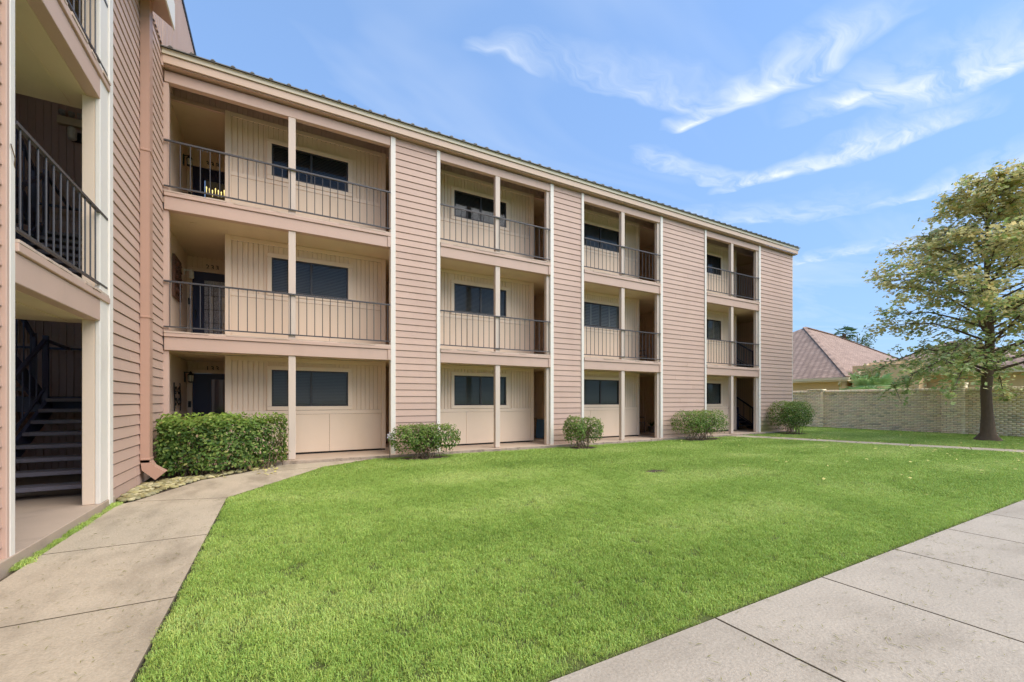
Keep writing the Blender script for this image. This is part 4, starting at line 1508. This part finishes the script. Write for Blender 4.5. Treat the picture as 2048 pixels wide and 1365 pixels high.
# ------------------------------------------------------------------ palms and the sparse tree over the wall
fp = thing('fan_palm', (27.2, 10.4, 0), 'bushy fan palm peeping over the brick wall before the house', 'palm')
MB().tube([(27.2, 10.4, 0), (27.22, 10.42, .8), (27.2, 10.4, 1.75)], .22, 8, .18).build('trunk', M['bark'], fp)
for i in range(22):
    az = i * 2.4
    el = random.uniform(.0, 1.35)
    d = Vector((math.cos(az) * math.cos(el), math.sin(az) * math.cos(el), math.sin(el)))
    stem = random.uniform(.45, .75)
    c = Vector((27.2, 10.4, 1.75)) + d * stem
    fr = MB()
    fr.tube([(27.2, 10.4, 1.7), tuple(c)], .014, 4, .01, cap=False)
    sidev = d.cross(Vector((0, 0, 1)))
    if sidev.length < .1: sidev = Vector((1, 0, 0))
    sidev.normalize()
    upv = sidev.cross(d)
    nb = 17
    tips = []
    for j in range(nb):
        t = (j / (nb - 1) - .5) * 2.7
        L = random.uniform(.74, .95) * (1 - .12 * abs(t))
        dd = d * math.cos(t) + sidev * math.sin(t)
        w_ = (sidev * math.cos(t) - d * math.sin(t)) * .040
        mid = c + dd * L * .55
        tip = c + dd * L - Vector((0, 0, .10 + .1 * random.random())) + upv * .03
        fr.add([c, mid - w_ + upv * .02, tip, mid + w_ + upv * .02], [(0, 1, 2), (0, 2, 3)])
    o = fr.build('frond', M['palm'], fp)
    col = palette(1, [(186, 208, 150), (160, 190, 128), (206, 220, 176)], [3, 3, 2])[0]
    a_ = o.data.attributes.new('col', 'FLOAT_COLOR', 'POINT')
    a_.data.foreach_set('color', np.tile(np.append(col, 1).astype(np.float32), len(o.data.vertices)))

pt = thing('palm_tree', (45.5, 19.4, 0), 'slim distant palm showing only its head above the shingle roof', 'palm')
MB().tube([(45.5, 19.4, 0), (45.6, 19.4, 4), (45.5, 19.4, 7.5)], .20, 8, .15).build('trunk', M['bark'], pt)
for i in range(14):
    az = i * 2.4
    el = random.uniform(-.5, 1.1)
    d = Vector((math.cos(az) * math.cos(el), math.sin(az) * math.cos(el), math.sin(el)))
    c = Vector((45.5, 19.4, 7.5)) + d * .5
    sidev = d.cross(Vector((0, 0, 1))).normalized()
    fr = MB()
    for j in range(11):
        t = (j / 10 - .5) * 2.6
        dd = d * math.cos(t) + sidev * math.sin(t)
        L = random.uniform(.5, .7)
        w_ = (sidev * math.cos(t) - d * math.sin(t)) * .05
        fr.add([c, c + dd * L * .5 - w_, c + dd * L - Vector((0, 0, .15)), c + dd * L * .5 + w_], [(0, 1, 2), (0, 2, 3)])
    o = fr.build('frond', M['palm'], pt)
    a_ = o.data.attributes.new('col', 'FLOAT_COLOR', 'POINT')
    col = palette(1, [(96, 128, 84), (120, 148, 100)], [1, 1])[0]
    a_.data.foreach_set('color', np.tile(np.append(col, 1).astype(np.float32), len(o.data.vertices)))


def plain_tree(loc, h, r0, nleaf, label, stops, group=None, leafsize=.16, name='garden_tree', lowest=.45):
    t = thing(name, loc, label, 'tree', group)
    b = MB()
    b.tube([loc, (loc[0] + .1, loc[1], h * .5), (loc[0], loc[1], h * .92)], h * .022, 7, .02)
    P, N = [], []
    for i in range(26):
        z0 = h * random.uniform(lowest * .8, .85)
        a = i * 2.4
        rr0 = r0 * random.uniform(.5, 1)
        e_ = Vector((loc[0] + math.cos(a) * rr0, loc[1] + math.sin(a) * rr0, min(h, z0 + h * random.uniform(.04, .16))))
        b.tube([(loc[0], loc[1], z0), tuple(e_)], .03, 4, .008, cap=False)
        k = nleaf // 26
        t_ = rng.uniform(.35, 1.1, k)[:, None]
        s0 = np.array([loc[0], loc[1], z0])
        P.append(s0 + (np.array(e_) - s0) * t_ + rng.normal(0, r0 * .13, (k, 3)))
        N.append(np.tile([0, 0, 1.0], (k, 1)))
    b.build('trunk', M['bark'], t)
    P = np.concatenate(P); N = np.concatenate(N)
    leaf_cloud('crown', P, N, leafsize, palette(len(P), stops, [1] * len(stops)), M['leaf'], t, 'oval', 1.0)


plain_tree((46.5, 18.8, 0), 8.1, 1.5, 900, 'thin leaved distant tree beside the slim palm above the roof', [(104, 122, 84), (126, 140, 100)], leafsize=.20, name='sparse_tree', lowest=.7)

# ------------------------------------------------------------------ river stones, litter, clippings
sv, sf, sc = [], [], []
ico = [(0, 0, 1), (.89, 0, .45), (.28, .85, .45), (-.72, .53, .45), (-.72, -.53, .45), (.28, -.85, .45), (.72, .53, -.45), (-.28, .85, -.45), (-.89, 0, -.45), (-.28, -.85, -.45), (.72, -.53, -.45), (0, 0, -1)]
icf = [(0, 1, 2), (0, 2, 3), (0, 3, 4), (0, 4, 5), (0, 5, 1), (1, 6, 2), (2, 7, 3), (3, 8, 4), (4, 9, 5), (5, 10, 1), (6, 7, 2), (7, 8, 3), (8, 9, 4), (9, 10, 5), (10, 6, 1), (11, 7, 6), (11, 8, 7), (11, 9, 8), (11, 10, 9), (11, 6, 10)]
k = 0
STRIP = [(-1.92, 7.58), (-1.70, 7.62), (-1.16, 9.06), (-0.62, 9.54), (0.0, 10.25), (-.2, 10.28), (-0.75, 9.72), (-1.25, 9.34), (-1.62, 9.30), (-1.92, 8.9)]
while k < 360:
    x, y = random.uniform(-1.93, .1), random.uniform(7.55, 10.3)
    if not inside(STRIP, np.array([x]), np.array([y]))[0]: continue
    if y > 9.35 and random.random() < .55: continue
    s = random.uniform(.026, .066)
    a = random.uniform(0, 6.28)
    ex = random.uniform(.8, 1.5)
    b = len(sv)
    tone = np.array(lin(*random.choice([(176, 164, 112), (150, 142, 98), (190, 178, 136), (140, 128, 84), (166, 158, 120)]))) * random.uniform(.75, 1.15)
    sc += [tone] * 12
    for (px, py, pz) in ico:
        j = random.uniform(.82, 1.15)
        qx, qy = px * s * ex * j, py * s * j
        sv.append((x + qx * math.cos(a) - qy * math.sin(a), y + qx * math.sin(a) + qy * math.cos(a), .006 + pz * s * .5 * j + .012))
    sf += [tuple(b + i for i in f) for f in icf]
    k += 1
stuff(raw_mesh('river_stones', np.array(sv), np.array(sf), M['stone'], None, np.array(sc), smooth=True))


def litter(name, m, spots, size, flat=.004):
    """small flat curled scraps"""
    n = len(spots)
    P = np.array([(x, y, z + .004 + .006 * random.random()) for x, y, z in spots])
    ang = rng.uniform(0, 6.28, n)
    L = size[0] * rng.uniform(.5, 1.3, n); W = size[1] * rng.uniform(.6, 1.3, n)
    d = np.stack([np.cos(ang), np.sin(ang), np.zeros(n)], 1)
    s = np.stack([-np.sin(ang), np.cos(ang), np.zeros(n)], 1)
    upz = np.array([0, 0, 1.0])
    c = [P - d * L[:, None] / 2, P - s * W[:, None] / 2 + upz * flat, P + d * L[:, None] / 2 + upz * flat * rng.uniform(0, 2, (n, 1)), P + s * W[:, None] / 2 + upz * flat]
    v = np.stack(c, 1).reshape(-1, 3)
    f = np.arange(n * 4).reshape(-1, 4)
    return stuff(raw_mesh(name, v, f, m))


sp = []
for i in range(1100):
    if random.random() < .45:
        sp.append((random.uniform(LEFT_EDGE - 1.1, LEFT_EDGE), random.uniform(2.0, 7.4), 0))
    else:
        c_ = random.choice([(2.6, 1.25), (3.0, .9), (4.6, 1.3), (5.6, 1.45), (6.8, 1.2), (2.0, .9)])
        sp.append((c_[0] + random.gauss(0, .5), min(1.70, c_[1] + random.gauss(0, .25)), 0))
litter('grass_clippings', M['cut'], sp, (.045, .0045), .003)
sp = []
for i in range(900):
    x, y = random.uniform(8, 24.5), random.uniform(2.4, 9.8)
    if random.random() < math.exp(-((x - 18) / 6) ** 2) : sp.append((x, y, .035))
for i in range(60):
    sp.append((random.uniform(-1.6, 0), random.uniform(9.0, 9.9), .006))
litter('fallen_leaves', M['fallen'], sp, (.085, .05), .012)

# ------------------------------------------------------------------ grass: blades in tufts, spread over the lawns
def tuft(seed, nb, rad_, h, wd):
    r = np.random.default_rng(seed)
    v, f, c = [], [], []
    for i in range(nb):
        x, y = r.uniform(-rad_, rad_, 2)
        a = r.uniform(0, 6.28)
        L = h * r.uniform(.55, 1.15)
        lean = r.uniform(.15, 1.0)
        dx, dy = math.cos(a), math.sin(a)
        sx, sy = -dy * wd / 2, dx * wd / 2
        b = len(v)
        z1, z2 = L * .55, L * (1 - .35 * lean)
        l1, l2 = L * .22 * lean, L * .75 * lean
        v += [(x - sx, y - sy, 0), (x + sx, y + sy, 0), (x + dx * l1 + sx, y + dy * l1 + sy, z1), (x + dx * l1 - sx, y + dy * l1 - sy, z1), (x + dx * l2, y + dy * l2, z2)]
        f += [(b, b + 1, b + 2), (b, b + 2, b + 3), (b + 3, b + 2, b + 4)]
        t = r.uniform(.75, 1.3)
        yel = r.uniform(.9, 1.25)
        c += [(t * yel, t, t * .9)] * 5
    me = bpy.data.meshes.new('grass_tuft')
    me.from_pydata(v, [], f)
    at_ = me.attributes.new('col', 'FLOAT_COLOR', 'POINT')
    at_.data.foreach_set('color', np.array([(*q_, 1) for q_ in c], np.float32).ravel())
    me.materials.append(M['grass'])
    return me


def scatter(name, pts, scales, rots, me, parent=None):
    """one stuff object: instances of a tuft on given points (geometry nodes)"""
    src = bpy.data.meshes.new(name)
    base = pts.mean(0); base[2] = 0
    src.vertices.add(len(pts))
    src.vertices.foreach_set('co', (pts - base).astype(np.float32).ravel())
    a = src.attributes.new('s', 'FLOAT', 'POINT'); a.data.foreach_set('value', scales.astype(np.float32))
    a = src.attributes.new('r', 'FLOAT_VECTOR', 'POINT'); a.data.foreach_set('vector', rots.astype(np.float32).ravel())
    o = bpy.data.objects.new(name, src)
    place(o, base, parent)
    stuff(o)
    ng = bpy.data.node_groups.new(name, 'GeometryNodeTree')
    ng.interface.new_socket('Geometry', in_out='INPUT', socket_type='NodeSocketGeometry')
    ng.interface.new_socket('Geometry', in_out='OUTPUT', socket_type='NodeSocketGeometry')
    N_ = ng.nodes
    gi, go = N_.new('NodeGroupInput'), N_.new('NodeGroupOutput')
    m2p = N_.new('GeometryNodeMeshToPoints')
    iop = N_.new('GeometryNodeInstanceOnPoints')
    oi = N_.new('GeometryNodeObjectInfo')
    holder = bpy.data.objects.new(name + '_tuft', me)        # only the node tree uses it, it is not in the scene
    oi.inputs[0].default_value = holder
    na = N_.new('GeometryNodeInputNamedAttribute'); na.data_type = 'FLOAT'; na.inputs[0].default_value = 's'
    nr2 = N_.new('GeometryNodeInputNamedAttribute'); nr2.data_type = 'FLOAT_VECTOR'; nr2.inputs[0].default_value = 'r'
    L = ng.links
    L.new(gi.outputs[0], m2p.inputs[0]); L.new(m2p.outputs[0], iop.inputs['Points'])
    L.new(oi.outputs['Geometry'], iop.inputs['Instance'])
    L.new(na.outputs[0], iop.inputs['Scale']); L.new(nr2.outputs[0], iop.inputs['Rotation'])
    L.new(iop.outputs[0], go.inputs[0])
    md = o.modifiers.new('scatter', 'NODES')
    md.node_group = ng
    return o


def lawn_points(poly, dens, near_only=None, far_only=None, margin=.0):
    xs_ = [p[0] for p in poly]; ys_ = [p[1] for p in poly]
    n = int((max(xs_) - min(xs_)) * (max(ys_) - min(ys_)) * dens)
    x = rng.uniform(min(xs_), max(xs_), n); y = rng.uniform(min(ys_), max(ys_), n)
    k = inside(poly, x, y)
    if margin: k &= edge_dist(poly, x, y) > margin
    d = np.hypot(x, y)
    if near_only: k &= d < near_only
    if far_only: k &= d >= far_only
    for rg in rings:
        k &= ~inside(rg, x, y)
    return np.stack([x[k], y[k], np.full(k.sum(), -.014)], 1)


variants = [tuft(100 + i, 50, .060, .036, .0040) for i in range(3)]
coarse = [tuft(200 + i, 46, .10, .040, .0070) for i in range(2)]
for i, me in enumerate(variants):
    p = lawn_points(LAWN_A, 190, near_only=8.5, margin=.045)
    scatter('grass', p, rng.uniform(.7, 1.15, len(p)), np.stack([rng.normal(0, .12, len(p)), rng.normal(0, .12, len(p)), rng.uniform(0, 6.28, len(p))], 1), me)
for i, me in enumerate(coarse):
    p = np.concatenate([lawn_points(LAWN_A, 120, far_only=8.4, margin=.07), lawn_points(LAWN_B, 110, margin=.07)])
    scatter('grass', p, rng.uniform(.7, 1.1, len(p)), np.stack([rng.normal(0, .1, len(p)), rng.normal(0, .1, len(p)), rng.uniform(0, 6.28, len(p))], 1), me)
ep = []
for poly, dens in ((LAWN_A, 60), (LAWN_B, 30)):
    for i in range(len(poly)):
        a, b = np.array(poly[i]), np.array(poly[(i + 1) % len(poly)])
        L_ = np.linalg.norm(b - a); n_ = int(L_ * dens)
        nv = np.array([-(b - a)[1], (b - a)[0]]) / L_
        t_ = rng.uniform(0, 1, n_)[:, None]
        ep.append(a + (b - a) * t_ + nv * rng.uniform(.018, .06, (n_, 1)))
ep = np.concatenate(ep)
ep = np.concatenate([ep, np.full((len(ep), 1), -.014)], 1)
scatter('grass', ep, rng.uniform(.38, .72, len(ep)), np.stack([rng.normal(0, .15, len(ep)), rng.normal(0, .15, len(ep)), rng.uniform(0, 6.28, len(ep))], 1), variants[1])
# weeds in the joint beside the stair wing, along the path edges
yy = rng.uniform(4.95, 7.62, 420)
yy = yy + .05 * np.sin(yy * 19)
xx = -1.875 + rng.normal(0, .016, 420) + .0 * yy
p = np.stack([xx, yy, np.full(420, -.01)], 1)
jt = rng.uniform(0, 1, 90) ** 1.5
jp = np.stack([-1.74 + 1.1 * jt, 7.55 - .35 * jt, np.full(90, -.03)], 1)
scatter('grass', jp, rng.uniform(.25, .5, 90), np.stack([rng.normal(0, .2, 90), rng.normal(0, .2, 90), rng.uniform(0, 6.28, 90)], 1), variants[2])
scatter('grass', p, rng.uniform(.25, .75, 420) * (1 + .45 * np.sin(yy * 8.3) * np.sin(yy * 3.1 + 1)), np.stack([rng.normal(0, .25, 420), rng.normal(0, .25, 420), rng.uniform(0, 6.28, 420)], 1), variants[0])

# ------------------------------------------------------------------ small things
XS = -2.058


def lantern(loc, label, style):
    t = thing('wall_lantern', loc, label, 'lamp')
    x, y, z = loc
    if style == 'cage':      # black arm with a caged glass lantern
        MB().box(x, x + .02, y - .05, y + .05, z - .02, z + .24).bar((x + .02, y, z + .22), (x + .14, y, z + .24), .018, .018).build('bracket', M['black'], t, fix=True)
        MB().lathe((x + .13, y, z), [(.045, 0), (.055, .03), (.06, .15), (.05, .16)], 8).build('glass', M['lampglass'], t, fix=True)
        MB().lathe((x + .13, y, z + .16), [(.07, 0), (.055, .03), (.02, .07), (.008, .10)], 8).build('cap', M['black'], t, fix=True)
        cg = MB()
        for q in range(6):
            a = q * math.pi / 3
            cg.tube([(x + .13 + .052 * math.cos(a), y + .052 * math.sin(a), z - .01), (x + .13 + .066 * math.cos(a), y + .066 * math.sin(a), z + .165)], .005, 4)
        cg.lathe((x + .13, y, z - .03), [(.02, 0), (.055, .012), (.055, .03)], 8)
        cg.build('cage', M['black'], t, fix=True)
    else:                    # small white jar light on a bent arm
        MB().box(x, x + .015, y - .045, y + .045, z + .05, z + .20).bar((x + .01, y, z + .17), (x + .16, y, z + .17), .03, .03).build('bracket', M['white'], t, fix=True)
        MB().lathe((x + .15, y, z - .03), [(.045, 0), (.055, .02), (.055, .16), (.05, .18)], 10).build('glass', M['lampglass'], t, fix=True)
    return t


lantern((XS, 13.25, 7.28), 'black caged wall lantern beside the door numbered 333', 'cage')
lantern((XS, 13.35, 4.50), 'plain white jar lamp beside the door numbered 233', 'jar')
lantern((XS, 13.40, 1.86), 'black hanging lantern with pale glass beside the door numbered 133', 'cage')

# carved panel by door 233
wa = thing('carved_panel', (XS, 12.3, 3.72), 'tall dark carved wooden panel hung beside door 233', 'wall art')
fr = MB()
for (a0, a1, c0, c1) in ((11.95, 12.02, 3.72, 4.66), (12.66, 12.73, 3.72, 4.66), (12.02, 12.66, 3.72, 3.79), (12.02, 12.66, 4.59, 4.66)):
    fr.box(XS + .002, XS + .05, a0, a1, c0, c1)
fr.build('frame', M['wood'], wa)
cv = MB()
cv.box(XS + .004, XS + .015, 12.02, 12.66, 3.79, 4.59)
for q in range(5):
    for s_ in range(3):
        cv.lathe((XS + .026, 12.13 + .21 * s_, 3.84 + .155 * q), [(.01, 0), (.07, .05), (.05, .10), (.01, .13)], 6)
cv.build('carving', M['wood'], wa, fix=True)
# scrolled iron art by door 133
ia = thing('iron_wall_art', (XS, 12.4, 1.15), 'scrolled dark iron wall ornament with silver leaves beside door 133', 'wall art')
sc_ = MB()
for y0_ in (12.05, 12.7):
    sc_.tube([(XS + .03, y0_ + .05 * math.sin(q * .7), 1.14 + q * .08) for q in range(9)], .014, 5)
for q in range(4):
    cy, cz = 12.2 + .36 * (q % 2), 1.32 + .26 * (q // 2)
    sc_.tube([(XS + .03, cy + (.14 - .012 * j) * math.cos(j * .62), cz + (.14 - .012 * j) * math.sin(j * .62)) for j in range(11)], .012, 5)
sc_.build('scrollwork', M['black'], ia)
lf = MB()
for q in range(9):
    cy, cz = random.uniform(12.05, 12.7), random.uniform(1.2, 1.75)
    lf.add([(XS + .04, cy - .05, cz), (XS + .05, cy, cz - .025), (XS + .04, cy + .06, cz + .02), (XS + .055, cy, cz + .03)], [(0, 1, 2, 3)])
lf.build('metal_leaf', M['silver'], ia)


def strappy_plant(loc, label, h, name='potted_plant'):
    t = thing(name, loc, label, 'plant')
    x, y, z = loc
    MB().lathe(loc, [(.10, 0), (.14, .22), (.155, .24), (.15, .26), (.12, .25)], 12).build('pot', M['terracotta'], t, fix=True)
    v, f, cl = [], [], []
    for i in range(34):
        a = random.uniform(0, 6.28); L = h * random.uniform(.6, 1.1); le = random.uniform(.2, .9)
        pr = None
        col = palette(1, [(62, 88, 54), (84, 110, 66)], [1, 1])[0]
        for j in range(5):
            s_ = j / 4
            r_ = L * le * s_
            zz = z + .24 + L * (s_ - .75 * le * s_ * s_)
            wd = .014 * (1 - s_ * .85)
            dx, dy = math.cos(a), math.sin(a)
            v += [(x + dx * r_ - dy * wd, y + dy * r_ + dx * wd, zz), (x + dx * r_ + dy * wd, y + dy * r_ - dx * wd, zz)]
            cl += [col, col]
            if j: b = len(v); f.append((b - 4, b - 3, b - 1, b - 2))
    raw_mesh('leaves', v, np.array(f), M['palm'], t, np.array(cl))
    return t


strappy_plant((-1.28, 12.9, SLAB_R), 'arching strap leaved potted plant in front of door 133', 1.0)

# leaning sheets in the ground alcove beyond bay two
o = MB().box(0, .02, -.17, .17, 0, .66).build('leaning_sheet', M['blue'])
o.location = (8.07, 12.55, SLAB_R); o.rotation_euler = (0, R(-7) * -1, R(20)); tag(o, 'pale blue sheet leaning upright in the ground floor alcove', 'board')
o.location.x = 8.03
o = MB().box(0, .02, -.12, .12, 0, .70).build('leaning_board', M['kraft'])
o.location = (8.02, 12.98, SLAB_R); o.rotation_euler = (0, R(6), R(12)); tag(o, 'narrow tan board leaning beside the pale blue sheet', 'board')
# hung plaque in the same alcove
pq = thing('wall_plaque', (8.14, 12.2, 1.40), 'small square plaque with a dark ornament hung in the ground alcove', 'wall art')
MB().box(8.115, 8.145, 12.02, 12.38, 1.52, 1.80).build('plate', M['kraft'], pq)
MB().lathe((8.10, 12.2, 1.38), [(.01, 0), (.07, .05), (.06, .12), (.01, .16)], 7).build('ornament', M['black'], pq, fix=True)


def slat_chair(loc, rot, label, wd=.56, group=None):
    """metal garden chair with slatted seat and back"""
    t = thing('slatted_chair', loc, label, 'chair')
    x, y, z = loc
    t.rotation_euler = (0, 0, rot)
    f = []
    for sx in (-wd / 2, wd / 2):
        a = MB(); a.tube([(x + sx, y - .22, z), (x + sx, y - .24, z + .42)], .013, 5); a.build('leg', M['stairmetal'], t)
        a = MB(); a.tube([(x + sx, y + .24, z), (x + sx, y + .20, z + .42), (x + sx, y + .34, z + .95)], .013, 5); a.build('leg', M['stairmetal'], t)
        a = MB(); a.tube([(x + sx, y - .24, z + .42), (x + sx, y - .22, z + .64), (x + sx, y + .24, z + .64)], .014, 5); a.build('arm', M['stairmetal'], t)
    for q in range(6):
        MB().box(x - wd / 2, x + wd / 2, y - .24 + q * .08, y - .18 + q * .08, z + .42, z + .438).build('seat_slat', M['slat'], t)
    for q in range(6):
        yy_ = y + .215 + q * .021
        MB().box(x - wd / 2, x + wd / 2, yy_, yy_ + .016, z + .50 + q * .075, z + .55 + q * .075).build('back_slat', M['slat'], t)
    return t


slat_chair((12.75, 12.75, SLAB_R), 0, 'grey slatted garden chair in the ground floor alcove behind the double pier', .6)
slat_chair((12.5, 12.4, DECK[0]), 0, 'dark slatted chair on the middle gallery behind the railing', .6)
pl = strappy_plant((13.45, 12.5, SLAB_R), 'low strap leaved plant in grey pot beside the slatted garden chair', .5)

# fire alarm pull on the last gallery wall
al = thing('fire_alarm', (17.19, YB - .03, 1.08), 'small red fire alarm box with bell on the last gallery wall', 'alarm')
MB().box(17.15, 17.24, YB - .085, YB - .030, 1.08, 1.22).build('box', M['red'], al)
MB().lathe((17.10, YB - .06, 1.02), [(.01, 0), (.045, .02), (.045, .05), (.02, .07)], 10).build('bell', M['red'], al, fix=True)
MB().tube([(17.19, YB - .05, 1.22), (17.19, YB - .05, 2.30)], .008, 5).build('conduit', M['cream_trim'], al)

# twin-head emergency light and jar light high in the stairwell
em = thing('emergency_light', (-3.45, 11.19, 6.62), 'beige two headed emergency light high on the brown stairwell wall', 'lamp')
MB().box(-3.62, -3.24, 11.10, 11.195, 6.60, 6.74).build('case', M['ceiling'], em)
for hx in (-3.55, -3.42, -3.30):
    MB().lathe((hx, 11.10, 6.75), [(.02, 0), (.05, .03), (.045, .09), (.01, .10)], 9).build('lamp_head', M['silver'], em, fix=True)
jl = thing('jar_light', (-3.42, 11.17, 6.35), 'clear jar light under the emergency light on the stairwell wall', 'lamp')
MB().box(-3.44, -3.26, 11.14, 11.195, 6.33, 6.50).build('base', M['black'], jl)
MB().lathe((-3.40, 11.07, 6.30), [(.03, 0), (.065, .03), (.07, .20), (.05, .24)], 10).build('glass', M['lampglass'], jl, fix=True)

# flower on a stake beside the first pier
fl = thing('flower_stake', (2.33, 10.20, 0), 'pale petalled garden flower on a thin stake before the first pier', 'ornament')
MB().tube([(2.33, 10.20, 0), (2.32, 10.2, .30), (2.34, 10.2, .52)], .006, 5).build('stake', M['black'], fl)
pe = MB()
for q in range(7):
    a = q * .9
    c_ = Vector((2.34, 10.19, .54)); d = Vector((math.cos(a) * .10, -.03, math.sin(a) * .11))
    s_ = Vector((-math.sin(a) * .025, 0, math.cos(a) * .025))
    pe.add([c_, c_ + d * .6 + s_, c_ + d, c_ + d * .6 - s_], [(0, 1, 2, 3)])
pe.build('petals', M['petal'], fl)
# vine tendril at the landing of the stair wing
vt = thing('vine_tendril', (-1.90, 5.05, 3.0), 'pale green vine sprig reaching around the white jamb board', 'plant')
MB().tube([(-1.915, 5.04, 3.48), (-1.905, 5.08, 3.38), (-1.95, 5.17, 3.22), (-1.98, 5.19, 3.08), (-1.96, 5.15, 3.02)], .004, 5).build('stem', M['twig'], vt)
P_ = np.array([(-1.955 - .01 * q, 5.15 + .026 * q, 3.42 - .012 * q + .015 * (q % 2)) for q in range(8)])
leaf_cloud('leaves', P_, np.tile([1, -1, .4], (8, 1)).astype(float), .05, palette(8, [(170, 190, 90), (150, 176, 84)], [1, 1]), M['leaf'], vt)

# cable swags under the ground-floor soffit, one to each bay
for i, (a, b) in enumerate(BAYS):
    p = []
    for j in range(17):
        t = j / 16
        sag = .035 * math.sin(t * math.pi * 2.0) ** 2 + (.02 if i == 0 else .01) * math.sin(t * 9)
        p.append((a + .05 + (b - a - .1) * t, YF + .30, CEIL[0] - .012 - abs(sag)))
    o = MB().tube(p, .007, 5).build('cable_swag', M['cable'])
    tag(o, ('slack grey cable under the soffit beside door 133', 'slack grey cable under the soffit of the bay with the blue sheet', 'slack grey cable under the soffit of the bay with the slatted chair', 'slack grey cable under the soffit by the fire alarm')[i], 'cable', 'cables under the ground floor soffit')
